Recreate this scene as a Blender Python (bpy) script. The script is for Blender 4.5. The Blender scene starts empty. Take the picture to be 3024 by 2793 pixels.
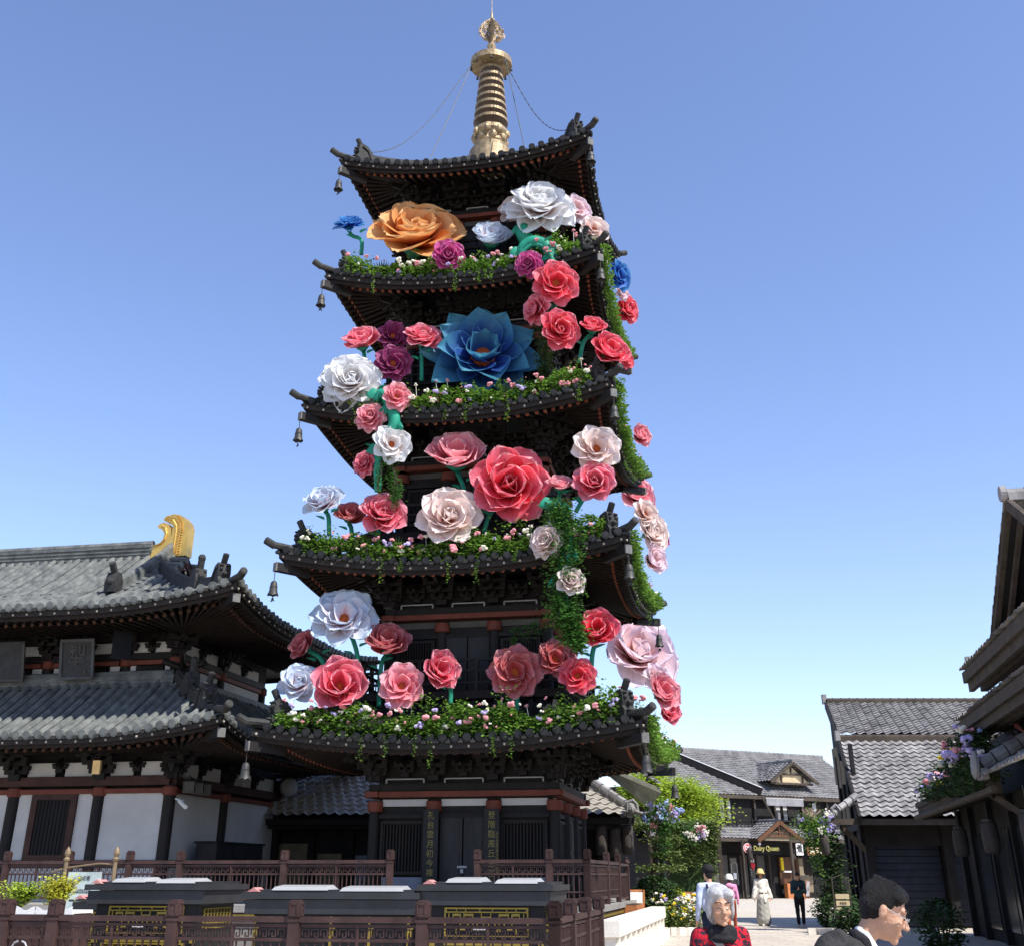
import bpy, math, random
from mathutils import Vector, Matrix
R = math.radians
rnd = random.Random(7)
scene = bpy.context.scene
COL = scene.collection
# ------------------------------------------------------------------ camera
TH = 0.46630                      # pitch
CAM = Vector((0, 0, 1.5))
cd = bpy.data.cameras.new("camera"); cam = bpy.data.objects.new("camera", cd); COL.objects.link(cam)
cam.location = CAM; cam.rotation_euler = (math.pi/2 + TH, 0, 0)
cd.sensor_fit = 'HORIZONTAL'; cd.sensor_width = 36; cd.lens = 36*3331/3024
cd.shift_y = -487.5/3024; cd.clip_end = 2000; cd.clip_start = .1
scene.camera = cam
# ------------------------------------------------------------------ light
SUN_EL, SUN_AZ = R(53), R(130)    # azimuth clockwise from +Y
S = Vector((math.sin(SUN_AZ)*math.cos(SUN_EL), math.cos(SUN_AZ)*math.cos(SUN_EL), math.sin(SUN_EL)))
w = bpy.data.worlds.new("World"); scene.world = w; w.use_nodes = True
nt = w.node_tree; nt.nodes.clear()
sky = nt.nodes.new('ShaderNodeTexSky'); sky.sky_type = 'NISHITA'; sky.sun_disc = False
sky.sun_elevation = SUN_EL; sky.sun_rotation = SUN_AZ; sky.air_density = 1.0; sky.dust_density = 0.3; sky.ozone_density = 1.0
sky.altitude = 50
bg = nt.nodes.new('ShaderNodeBackground'); bg.inputs[1].default_value = 0.15
wo = nt.nodes.new('ShaderNodeOutputWorld')
tint = nt.nodes.new('ShaderNodeMix'); tint.data_type = 'RGBA'; tint.blend_type = 'MULTIPLY'; tint.inputs[0].default_value = 1; tint.inputs[7].default_value = (.83, .82, .965, 1)
nt.links.new(sky.outputs[0], tint.inputs[6]); nt.links.new(tint.outputs[2], bg.inputs[0]); nt.links.new(bg.outputs[0], wo.inputs[0])
sd = bpy.data.lights.new("sun", 'SUN'); sd.energy = 4.5; sd.angle = R(0.5); sd.color = (1, .95, .87)
so = bpy.data.objects.new("sun", sd); COL.objects.link(so)
so.rotation_euler = (-S).to_track_quat('-Z', 'Y').to_euler(); so.location = (30, -20, 60)
scene.view_settings.view_transform = 'Standard'; scene.view_settings.look = 'None'
scene.view_settings.exposure = 0.75; scene.view_settings.gamma = 1
scene.cycles.max_bounces = 6; scene.cycles.transparent_max_bounces = 6
# ------------------------------------------------------------------ geometry of the view (1 unit = 1/2001 of the picture's width)
def ray(x, y):
    x *= 3024/2001; y *= 3024/2001
    u = (x-1512)/3331; v = (909-y)/3331
    return Vector((u, math.cos(TH) - math.sin(TH)*v, math.sin(TH) + math.cos(TH)*v))
def at(x, y, Y):
    r = ray(x, y); return CAM + r*(Y/r.y)
def onp(x, y, P, n):
    r = ray(x, y); return CAM + r*((P-CAM).dot(n)/r.dot(n))
YAW = -0.1945
EX = Vector((math.cos(YAW), math.sin(YAW), 0)); EY = Vector((-math.sin(YAW), math.cos(YAW), 0)); EZ = Vector((0, 0, 1))
PC = Vector((-0.76, 33, 0))
# ------------------------------------------------------------------ helpers
class MB:
    def __init__(s): s.v = []; s.f = []; s.uv = []
    def add(s, vs, fs):
        n = len(s.v); s.v += [tuple(p) for p in vs]; s.f += [tuple(i+n for i in f) for f in fs]
    def box(s, c, d, rz=0, rx=0, ry=0):
        m = Matrix.Rotation(rz, 3, 'Z') @ Matrix.Rotation(ry, 3, 'Y') @ Matrix.Rotation(rx, 3, 'X'); c = Vector(c)
        vs = [c + m @ Vector((i*d[0]/2, j*d[1]/2, k*d[2]/2)) for i in (-1, 1) for j in (-1, 1) for k in (-1, 1)]
        s.add(vs, [(0,1,3,2),(4,6,7,5),(0,4,5,1),(2,3,7,6),(0,2,6,4),(1,5,7,3)]); return s
    def bx(s, x0, x1, y0, y1, z0, z1):
        return s.box(((x0+x1)/2, (y0+y1)/2, (z0+z1)/2), (x1-x0, y1-y0, z1-z0))
    def beam(s, p, q, wd, h, up=(0, 0, 1)):
        p = Vector(p); q = Vector(q); d = (q-p).normalized(); sd_ = d.cross(Vector(up))
        if sd_.length < 1e-4: sd_ = Vector((1, 0, 0))
        sd_.normalize(); u = sd_.cross(d)
        vs = [e + sd_*(i*wd/2) + u*(j*h/2) for e in (p, q) for i in (-1, 1) for j in (-1, 1)]
        s.add(vs, [(0,1,3,2),(4,6,7,5),(0,4,5,1),(2,3,7,6),(0,2,6,4),(1,5,7,3)]); return s
    def chain(s, pts, wd, h):
        pts = [Vector(p) for p in pts]; n = len(pts); rings = []
        for i in range(n):
            d = (pts[min(i+1, n-1)] - pts[max(i-1, 0)]).normalized(); sd_ = d.cross(EZ).normalized(); u = sd_.cross(d)
            rings.append([pts[i] + sd_*(a*wd/2) + u*(b*h/2) for a, b in ((-1,-1),(1,-1),(1,1),(-1,1))])
        s.rings(rings); return s
    def rings(s, rings, cap=True, close=True):
        n = len(rings[0]); vs = [p for r in rings for p in r]; fs = []
        for i in range(len(rings)-1):
            for j in range(n if close else n-1):
                k = (j+1) % n; fs.append((i*n+j, i*n+k, (i+1)*n+k, (i+1)*n+j))
        if cap: fs += [tuple(range(n-1, -1, -1)), tuple((len(rings)-1)*n+j for j in range(n))]
        s.add(vs, fs); return s
    def tube(s, pts, r, n=6, cap=True):
        pts = [Vector(p) for p in pts]; m = len(pts); rr = r if isinstance(r, (list, tuple)) else [r]*m
        rings = []; ref = None
        for i in range(m):
            d = (pts[min(i+1, m-1)] - pts[max(i-1, 0)]).normalized()
            if ref is None: ref = Vector((0, 0, 1)) if abs(d.z) < .9 else Vector((1, 0, 0))
            a = d.cross(ref)
            if a.length < 1e-3: a = d.cross(Vector((0, 1, .3)))
            a.normalize(); b = a.cross(d).normalized(); ref = b
            rings.append([pts[i] + (a*math.cos(2*math.pi*j/n) + b*math.sin(2*math.pi*j/n))*rr[i] for j in range(n)])
        return s.rings(rings, cap)
    def lathe(s, prof, c=(0, 0, 0), n=16, ax=None):
        c = Vector(c); q = Vector(ax).to_track_quat('Z', 'Y') if ax is not None else None
        rings = []
        for r_, z_ in prof:
            ring = []
            for j in range(n):
                p = Vector((r_*math.cos(2*math.pi*j/n), r_*math.sin(2*math.pi*j/n), z_))
                ring.append(c + (q @ p if q else p))
            rings.append(ring)
        return s.rings(rings)
    def sphere(s, c, r, n=8, m=6, sc=(1, 1, 1)):
        prof = [(max(1e-4, math.sin(math.pi*i/m))*1, -math.cos(math.pi*i/m)) for i in range(m+1)]; c = Vector(c)
        s.rings([[c + Vector((a*math.cos(2*math.pi*j/n)*r*sc[0], a*math.sin(2*math.pi*j/n)*r*sc[1], b*r*sc[2])) for j in range(n)] for a, b in prof]); return s
    def grid(s, G):
        n = len(G[0]); s.add([p for r_ in G for p in r_], [(i*n+j, i*n+j+1, (i+1)*n+j+1, (i+1)*n+j) for i in range(len(G)-1) for j in range(n-1)]); return s
    def ext(s, poly, f0, thick):
        # poly: 2D points; f0(x,y,k)->3D, k in 0..1 across the thickness
        n = len(poly); vs = [f0(x, y, 0) for x, y in poly] + [f0(x, y, 1) for x, y in poly]
        s.add(vs, [tuple(range(n-1, -1, -1)), tuple(range(n, 2*n))] + [(i, (i+1) % n, n+(i+1) % n, n+i) for i in range(n)]); return s
    def build(s, name, mat, parent=None, smooth=False):
        me = bpy.data.meshes.new(name); me.from_pydata(s.v, [], s.f)
        if s.uv:
            ul = me.uv_layers.new(name='UVMap')
            for lo in me.loops: ul.data[lo.index].uv = s.uv[lo.vertex_index]
        me.materials.append(mat); me.validate(); me.update()
        if smooth: me.polygons.foreach_set('use_smooth', [True]*len(me.polygons))
        o = bpy.data.objects.new(name, me); COL.objects.link(o)
        if parent is not None: o.parent = parent
        return o
def tag(o, label=None, cat=None, group=None, kind=None):
    if label: o['label'] = label
    if cat: o['category'] = cat
    if group: o['group'] = group
    if kind: o['kind'] = kind
    return o
def thing(name, label, cat, loc=(0, 0, 0), rz=0, group=None):
    o = bpy.data.objects.new(name, None); COL.objects.link(o); o.location = loc; o.rotation_euler = (0, 0, rz); o.empty_display_size = .1
    return tag(o, label, cat, group)
KID = {}
def kids(o):
    return [c for c in COL.objects if c.parent == o]
def copy_tree(o, parent=None):
    c = o.copy(); COL.objects.link(c); c.parent = parent
    for ch in kids(o): copy_tree(ch, c)
    return c
# ------------------------------------------------------------------ materials
def mat(name, col, rough=.7, metal=0, var=.25, scale=3., bump=.0, bscale=20., spec=.5, trans=0, col2=None, stretch=None, emit=None):
    m = bpy.data.materials.new(name); m.use_nodes = True; n = m.node_tree; b = n.nodes['Principled BSDF']
    b.inputs['Roughness'].default_value = rough; b.inputs['Metallic'].default_value = metal
    b.inputs['Specular IOR Level'].default_value = spec if rough < .5 else .25
    tc = n.nodes.new('ShaderNodeTexCoord'); src = tc.outputs['Object']
    if stretch:
        mp = n.nodes.new('ShaderNodeMapping'); mp.inputs['Scale'].default_value = stretch; n.links.new(src, mp.inputs[0]); src = mp.outputs[0]
    nz = n.nodes.new('ShaderNodeTexNoise'); nz.inputs['Scale'].default_value = scale; nz.inputs['Detail'].default_value = 5; nz.inputs['Roughness'].default_value = .65
    n.links.new(src, nz.inputs['Vector'])
    mx = n.nodes.new('ShaderNodeMix'); mx.data_type = 'RGBA'
    c = Vector(col); c2 = Vector(col2) if col2 else c*(1-var); c1 = c if col2 else c*(1+var)
    mx.inputs[6].default_value = (*c1, 1); mx.inputs[7].default_value = (*c2, 1)
    cr = n.nodes.new('ShaderNodeMapRange'); cr.inputs[1].default_value = .35; cr.inputs[2].default_value = .65
    n.links.new(nz.outputs[0], cr.inputs[0]); n.links.new(cr.outputs[0], mx.inputs[0]); n.links.new(mx.outputs[2], b.inputs['Base Color'])
    if bump:
        n2 = n.nodes.new('ShaderNodeTexNoise'); n2.inputs['Scale'].default_value = bscale; n2.inputs['Detail'].default_value = 6; n.links.new(src, n2.inputs['Vector'])
        bp = n.nodes.new('ShaderNodeBump'); bp.inputs['Strength'].default_value = bump; bp.inputs['Distance'].default_value = .02
        n.links.new(n2.outputs[0], bp.inputs['Height']); n.links.new(bp.outputs[0], b.inputs['Normal'])
    if trans:
        tr = n.nodes.new('ShaderNodeBsdfTranslucent'); ms = n.nodes.new('ShaderNodeMixShader'); ms.inputs[0].default_value = trans
        n.links.new(mx.outputs[2], tr.inputs[0]); n.links.new(b.outputs[0], ms.inputs[1]); n.links.new(tr.outputs[0], ms.inputs[2])
        n.links.new(ms.outputs[0], n.nodes['Material Output'].inputs[0])
    return m
M = {}
M['tile'] = mat('roof tile', (.019, .02, .021), .6, 0, .35, 2.2, .4, 30)
M['htile'] = mat('hall roof tile', (.17, .18, .168), .6, 0, .35, 2.6, .4, 30, col2=(.07, .077, .078))
M['wood'] = mat('black brown timber', (.010, .008, .0072), .6, 0, .4, 3, .5, 40, stretch=(1, 1, .2))
M['wood2'] = mat('dark soffit timber', (.014, .0088, .0065), .7, 0, .4, 4, .4, 30)
M['brown'] = mat('brown timber', (.045, .019, .014), .6, 0, .3, 3, .3, 30)
M['red'] = mat('red brown paint', (.14, .037, .022), .6, 0, .2, 3, .2, 30)
M['rend'] = mat('orange rafter end paint', (.2, .06, .033), .6, 0, .3, 5)
M['rend2'] = mat('dull brown rafter end', (.06, .03, .02), .7, 0, .3, 5)
M['stud'] = mat('pale stud', (.38, .34, .28), .5, 0, .15, 5)
M['beamend'] = mat('grey beam end', (.13, .13, .125), .6, 0, .2, 5)
M['orn'] = mat('grey fired clay', (.032, .032, .031), .7, 0, .3, 4, .6, 14)
M['plaster'] = mat('white plaster', (.46, .455, .44), .9, 0, .09, .8, .1, 20)
M['bell'] = mat('dark bronze', (.055, .055, .052), .55, .4, .3, 6)
M['bronze'] = mat('dark bronze neck', (.07, .05, .035), .5, .3, .3, 5)
M['gold'] = mat('pale gold leaf', (.62, .45, .2), .42, .55, .2, 3, .2, 12)
M['gold2'] = mat('bright gold leaf', (.75, .47, .12), .38, .75, .12, 3, .25, 10)
M['spire'] = mat('weathered gilt', (.32, .24, .14), .5, .35, .35, 5, .5, 12)
M['rail'] = mat('red brown railing paint', (.05, .027, .0245), .6, 0, .3, 2.5, .25, 25)
M['cap'] = mat('dark grey metal cap', (.035, .036, .039), .45, .3, .2, 2, .15, 10)
M['black'] = mat('black lacquer', (.012, .012, .013), .5, 0, .3, 3)
M['fret'] = mat('brass fretwork', (.3, .22, .04), .4, .4, .2, 4)
M['white'] = mat('white paint', (.78, .77, .74), .6, 0, .06, 3)
M['stone'] = mat('pale cut stone', (.68, .64, .57), .8, 0, .1, 3, .3, 25)
M['grey'] = mat('grey sheet', (.3, .31, .32), .5, 0, .15, 3)
M['leaf'] = mat('garland leaf', (.2, .34, .05), .6, 0, .4, 7, trans=.35, col2=(.05, .15, .02))
M['leaf2'] = mat('yellow green leaf', (.4, .5, .05), .6, 0, .3, 2.5, trans=.3, col2=(.2, .32, .03))
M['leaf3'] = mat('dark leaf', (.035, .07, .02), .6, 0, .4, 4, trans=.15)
M['pine'] = mat('clipped pine', (.12, .17, .045), .7, 0, .35, 9, trans=.1)
M['hang'] = mat('hanging vine leaf', (.06, .16, .03), .6, 0, .4, 5, trans=.25)
M['teal'] = mat('teal stem fabric', (.02, .26, .17), .55, 0, .25, 3, trans=.15)
M['bark'] = mat('bark', (.06, .045, .032), .9, 0, .3, 8, .8, 30)
M['bpink'] = mat('pink blossom', (.8, .35, .38), .7, 0, .25, 3, trans=.2)
M['bwhite'] = mat('cream blossom', (.85, .82, .7), .7, 0, .1, 3, trans=.2)
M['blav'] = mat('lavender blossom', (.5, .42, .72), .7, 0, .3, 4, trans=.2)
M['bblue'] = mat('pale blue blossom', (.4, .52, .82), .7, 0, .25, 4, trans=.2)
M['byel'] = mat('yellow blossom', (.85, .65, .03), .7, 0, .2, 4, trans=.2)
M['disc'] = mat('flower disc', (.35, .07, .015), .8, 0, .35, 14, .8, 40)
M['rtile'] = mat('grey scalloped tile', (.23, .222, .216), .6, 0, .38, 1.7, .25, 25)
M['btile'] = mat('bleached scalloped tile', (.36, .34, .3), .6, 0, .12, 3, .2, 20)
M['dqtile'] = mat('far grey tile', (.17, .165, .165), .65, 0, .3, 1.2)
M['beam'] = mat('weathered beam', (.06, .048, .037), .8, 0, .3, 3, .5, 30, stretch=(1, 1, 1))
M['cream'] = mat('cream panel', (.5, .4, .25), .9, 0, .12, 2)
M['dwall'] = mat('stained board wall', (.012, .011, .011), .8, 0, .35, 2, .4, 25)
M['gwall'] = mat('grey brown shutter', (.075, .07, .062), .7, 0, .2, 2)
M['glass'] = mat('dark glass', (.02, .025, .03), .12, 0, .1, 2)
M['orange'] = mat('orange timber', (.42, .16, .06), .6, 0, .2, 5)
M['lant'] = mat('paper lantern', (.05, .042, .038), .8, 0, .25, 5)
M['door'] = mat('varnished door', (.10, .045, .02), .5, 0, .25, 3, .2, 30, stretch=(2, 2, .4))
# ================================================================== curved tiled roofs
class Roof:
    """Four sided roof with upturned corners in the parent's own axes; side 0 faces -y, 1 faces +x."""
    def __init__(s, bx, by, run, z0, rise, lift, RC, push, gx=None, curve=.6):
        s.bx, s.by, s.run, s.z0, s.rise, s.lift, s.RC, s.push, s.curve = bx, by, run, z0, rise, lift, RC, push, curve
        s.gx = gx
    def half(s, k): return (s.bx, s.by) if k % 2 == 0 else (s.by, s.bx)
    def dmax(s, k, x):
        a, b = s.half(k); c = a-abs(x)
        lim = s.run if (k % 2 == 0 or s.gx is None) else s.gx
        if k % 2 == 0 and s.gx is not None: return min(c, s.gx) if c < s.gx else s.run
        return max(0.02, min(lim, c))
    def rot(s, k, x, y, z):
        return Vector(((x, y), (-y, x), (-x, -y), (y, -x))[k] + (z,))
    def P(s, k, x, d, dz=0, rise=None, zz=None):
        a, b = s.half(k); c = max(0, a-abs(x)); t = d/s.run
        q = max(0, 1-c/s.RC); e = s.push*q**2.2*max(0, 1-t)
        z = s.z0 + s.rise*((1-s.curve)*t + s.curve*t*t) + s.lift*q**2*max(0, 1-t*.9)
        if zz is not None: z = s.z0 + zz + s.lift*q**2*max(0, 1-t*.9)
        return s.rot(k, x + math.copysign(e, x), -(b-d+e), z+dz)
    def xs(s, k, step):
        a, b = s.half(k); n = int(a/step); return [i*step for i in range(-n, n+1) if abs(i*step) < a-.12]
    def build(s, par, T, sides=(0, 1, 2, 3), spacing=.29, rollr=.075, boards=True, raf=True, body=(2, 2), sof=.5, studs=True, xlim=None, skin=None, discm=None, endm='rend'):
        """body: half sizes of the wall below; sof: height of the soffit's inner edge above z0"""
        sf = MB(); ro = MB(); dk = MB(); bd = MB(); bd2 = MB(); st = MB(); so_ = MB(); rf = MB(); re_ = MB(); nub = MB()
        for k in sides:
            a, b = s.half(k)
            X = [-a+2*a*i/48 for i in range(49)]
            ok = lambda x: xlim is None or k % 2 or x > xlim
            cols = [[s.P(k, x, s.dmax(k, x)*j/6) for j in range(7)] for x in X]
            for i in range(48):
                d0, d1 = s.dmax(k, X[i]), s.dmax(k, X[i+1])
                if abs(d0-d1) > 1.2:   # gable step
                    dm = min(d0, d1); sf.grid([[s.P(k, X[i], dm*j/6) for j in range(7)], [s.P(k, X[i+1], dm*j/6) for j in range(7)]])
                else: sf.grid([cols[i], cols[i+1]])
            for x in s.xs(k, spacing):
                if not ok(x): continue
                dm = s.dmax(k, x); m = 8 if dm > 1.5 else 4
                pts = [s.P(k, x, dm*j/m, .03) for j in range(m+1)]
                jx = Vector((rnd.gauss(0, .012), rnd.gauss(0, .012), rnd.gauss(0, .008))); pts = [q+jx for q in pts]; ro.tube(pts, [rollr*(1+.08*((j_*7+int(x*10)) % 3-1)) for j_ in range(len(pts))], 6)
                o = (pts[0]-pts[1]).normalized(); o.z *= .3; o.normalize()
                dk.tube([pts[0]-o*.02, pts[0]+o*.05], rollr*1.35, 12); dk.tube([pts[0]+o*.05, pts[0]+o*.062], rollr*.9, 10)
                p = s.P(k, x+spacing/2, 0, -.01); nub.sphere(p+o*.03, .028, 6, 4)
                p = s.P(k, x+spacing/2, 0, -.055); nub.box(p+o*.0, (.12, .12, .06), k*math.pi/2)
            if boards:
                ch = lambda off, dz, sx=0: [s.P(k, -a+2*a*i/40, off, dz) for i in range(41)]
                def strip(mb, off, z1, z2, th):
                    A = [s.P(k, (-a+off)+2*(a-off)*i/40, off, z1) for i in range(41)]; B = [s.P(k, (-a+off)+2*(a-off)*i/40, off, z2) for i in range(41)]
                    C = [s.P(k, (-a+off)+2*(a-off)*i/40, off+th, z2) for i in range(41)]; D = [s.P(k, (-a+off)+2*(a-off)*i/40, off+th, z1) for i in range(41)]
                    mb.rings([[A[i], B[i], C[i], D[i]] for i in range(41)])
                strip(bd, .04, -.06, -.22, .06); strip(bd2, .12, -.2, -.34, .06)
                if studs:
                    n = int(2*a/(.42)); 
                    for i in range(n+1):
                        x = -a+.15 + (2*a-.3)*i/n; p = s.P(k, x, .03, -.16); st.sphere(p, .034, 6, 4)
            # soffit: straight plane from the eave to the wall plate, fanned at the corners
            ba, bb = (body if k % 2 == 0 else (body[1], body[0]))
            def SP(x, t, dz=0):      # t 0 at the eave, 1 at the wall plate
                e = s.P(k, x*(a-.14)/a, .14, -.33); xi = max(-ba, min(ba, x)); i_ = s.rot(k, xi, -bb, s.z0+sof)
                return e.lerp(i_, t) + Vector((0, 0, dz + .10*math.sin(math.pi*t)))
            so_.grid([[SP(x, j/4, .1) for j in range(5)] for x in X])
            if raf:
                n = int(2*a/.27)
                for i in range(n+1):
                    x = -a+.1 + (2*a-.2)*i/n
                    if not ok(x): continue
                    rf.beam(SP(x, .0, .0), SP(x, .42, .0), .075, .085)
                    p, q = SP(x, .16, -.10), SP(x, .97, -.10); rf.tube([p, q], .05, 5)
                    d_ = (p-q).normalized(); re_.tube([p-d_*.01, p+d_*.03], .056, 8)
                    if i % 1 == 0: 
                        p = SP(x, 0); q = SP(x, .1); d_ = (p-q).normalized(); 
        T['tiles'] = sf.build('roof_tiles', skin or M['tile'], par)
        kid = T['tiles']
        ro.build('tile_rolls', skin or M['tile'], kid); dk.build('eave_discs', discm or M['tile'], kid); nub.build('drip_tiles', M['orn'], kid)
        if boards: bd.build('eave_board', M['beam_d'], kid); bd2.build('eave_board', M['wood2'], kid)
        if st.v: st.build('eave_studs', M['stud'], kid)
        so_.build('soffit', M['wood2'], kid)
        if raf: rf.build('rafters', M['wood2'], kid); re_.build('rafter_ends', M[endm], kid)
        return kid
    def hips(s, kid, dtop, corners=(0, 1, 2, 3), scale=1., start=.85, beams=True):
        """hip ridge, its end ornament, tip tile and corner beam; corner k joins side k and k+1"""
        for k in corners:
            a, b = s.half(k)
            H = lambda d, dz=0: s.P(k, a-d, d, dz)
            out = (H(0)-H(.3)); out.z = 0; out.normalize()
            mb = MB(); ds = [start+(dtop-start)*i/10 for i in range(11)]
            mb.chain([H(d, .14*scale + .05) for d in ds], .2*scale, .26*scale); mb.chain([H(d, .3*scale + .05) for d in ds], .13*scale, .1*scale)
            mb.build('hip_ridge', M['orn'], kid)
            mb = MB(); mb.tube([H(d, .1) for d in (start+.05, start*.6, .3, .05)] + [H(0, .1)+out*.12], .095*scale, 8)
            e = H(0, .1)+out*.12; u = (out + Vector((0, 0, .42))).normalized()
            mb.tube([e-u*.05, e+u*.24*scale], .1*scale, 10); mb.tube([e+u*.24*scale, e+u*.255*scale], .075*scale, 10)
            mb.build('hip_tip_tile', M['orn'], kid)
            # ornament block with a carved mask and a cylinder tile on its head
            c = H(start-.1, .0); yaw = math.atan2(out.y, out.x)
            mb = MB(); f = lambda x, y, z: c + out*x*scale + Vector((-out.y, out.x, 0))*y*scale + Vector((0, 0, z*scale))
            prof = [(-.55, .1), (-.42, .35), (-.2, .62), (.02, .68), (.1, .6), (.13, .4), (.1, .3), (.17, .2), (.16, .02), (-.3, -.02)]
            for sg in (0,): mb.ext([(p[0], p[1]) for p in prof], lambda x, y, t: f(x, (t-.5)*.34, y), 1)
            for y in (-.1, .1): mb.sphere(f(.14, y, .5), .05*scale, 8, 6); mb.sphere(f(.12, y*.9, .6), .06*scale, 8, 5, (1, 1, .5))
            mb.sphere(f(.17, 0, .38), .06*scale, 8, 6); mb.sphere(f(.17, 0, .2), .09*scale, 8, 6, (1, 1.3, .5))
            for y in (-.19, .19):
                mb.tube([f(-.35, y, .1), f(-.2, y, .45), f(0, y, .55)], .025*scale, 5)
            u = (out*.5 + Vector((0, 0, .85))).normalized(); e = f(-.06, 0, .6)
            mb.tube([e, e+u*.34*scale], .085*scale, 10); mb.tube([e+u*.34*scale, e+u*.355*scale], .06*scale, 10)
            mb.build('ridge_ornament', M['orn'], kid)
            if beams:
                mb = MB(); p = H(.02, -.46)-out*.02; mb.beam(p-out*.9+Vector((0, 0, -.05)), p+out*.05, .19, .22)
                mb.build('corner_beam', M['wood'], kid)
                mb = MB(); mb.box(p+out*.06, (.04, .2, .22), yaw); mb.build('corner_beam_end', M['beamend'], kid)
    def corner(s, k, d=0, dz=0): a, b = s.half(k); return s.P(k, a-d, d, dz)
M['beam_d'] = mat('charcoal eave board', (.02, .018, .0165), .7, 0, .3, 3, .4, 25)
def brackets(mb, p, out, n=3, sc=1.):
    """stepped bracket cluster growing outwards from p"""
    lat = Vector((-out.y, out.x, 0)); p = Vector(p); yaw = math.atan2(out.y, out.x)
    mb.box(p+out*.05*sc, (.34*sc, .34*sc, .16*sc), yaw)
    for t in range(n):
        q = p + out*(.12+.26*t)*sc + Vector((0, 0, (.14+.2*t)*sc))
        mb.box(p + out*(.06+.15*t)*sc + Vector((0, 0, (.14+.2*t)*sc)), ((.5+.32*t)*sc, .12*sc, .12*sc), yaw)
        mb.box(q, (.11*sc, (.7+.16*t)*sc, .11*sc), yaw)
        for y in (-1, 0, 1): mb.box(q + lat*y*(.3+.07*t)*sc + Vector((0, 0, .11*sc)), (.17*sc, .17*sc, .11*sc), yaw)
    e = p + out*(.3+.26*n)*sc; mb.beam(p+Vector((0, 0, (.3+.2*n)*sc)), e+Vector((0, 0, (-.05+.2*n)*sc)), .1*sc, .13*sc)
def bell(P, label, grp, ln=.32):
    t = thing('wind_bell', label, 'bell', P, rnd.uniform(0, 3), grp); t.scale = (.78, .78, .82)
    MB().tube([(0, 0, 0), (0, 0, -ln)], .014, 5).build('hanger', M['bell'], t)
    b = MB(); prof = [(.001, -ln), (.07, -ln-.01), (.11, -ln-.07), (.125, -ln-.2), (.14, -ln-.34), (.19, -ln-.44)]
    n = 18; rings = []
    for i, (r_, z_) in enumerate(prof):
        rings.append([Vector((r_*math.cos(2*math.pi*j/n), r_*math.sin(2*math.pi*j/n), z_ - (.035*(j % 3 == 0) if i == 5 else 0))) for j in range(n)])
    b.rings(rings, cap=False); rings2 = [[p*.97 for p in r_] for r_ in rings]
    b.tube([(0.13*math.cos(a), .13*math.sin(a), -ln-.2) for a in [R(20)*i for i in range(19)]], .01, 4)
    b.build('bell_body', M['bell'], t, True)
    c = MB(); c.tube([(0, 0, -ln-.2), (0, 0, -ln-.56)], .01, 4); c.sphere((0, 0, -ln-.57), .05, 6, 5, (1, .4, 1)); c.sphere((.04, 0, -ln-.63), .03, 6, 4); c.sphere((-.04, 0, -ln-.62), .03, 6, 4)
    c.build('clapper', M['bell'], t); return t
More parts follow.
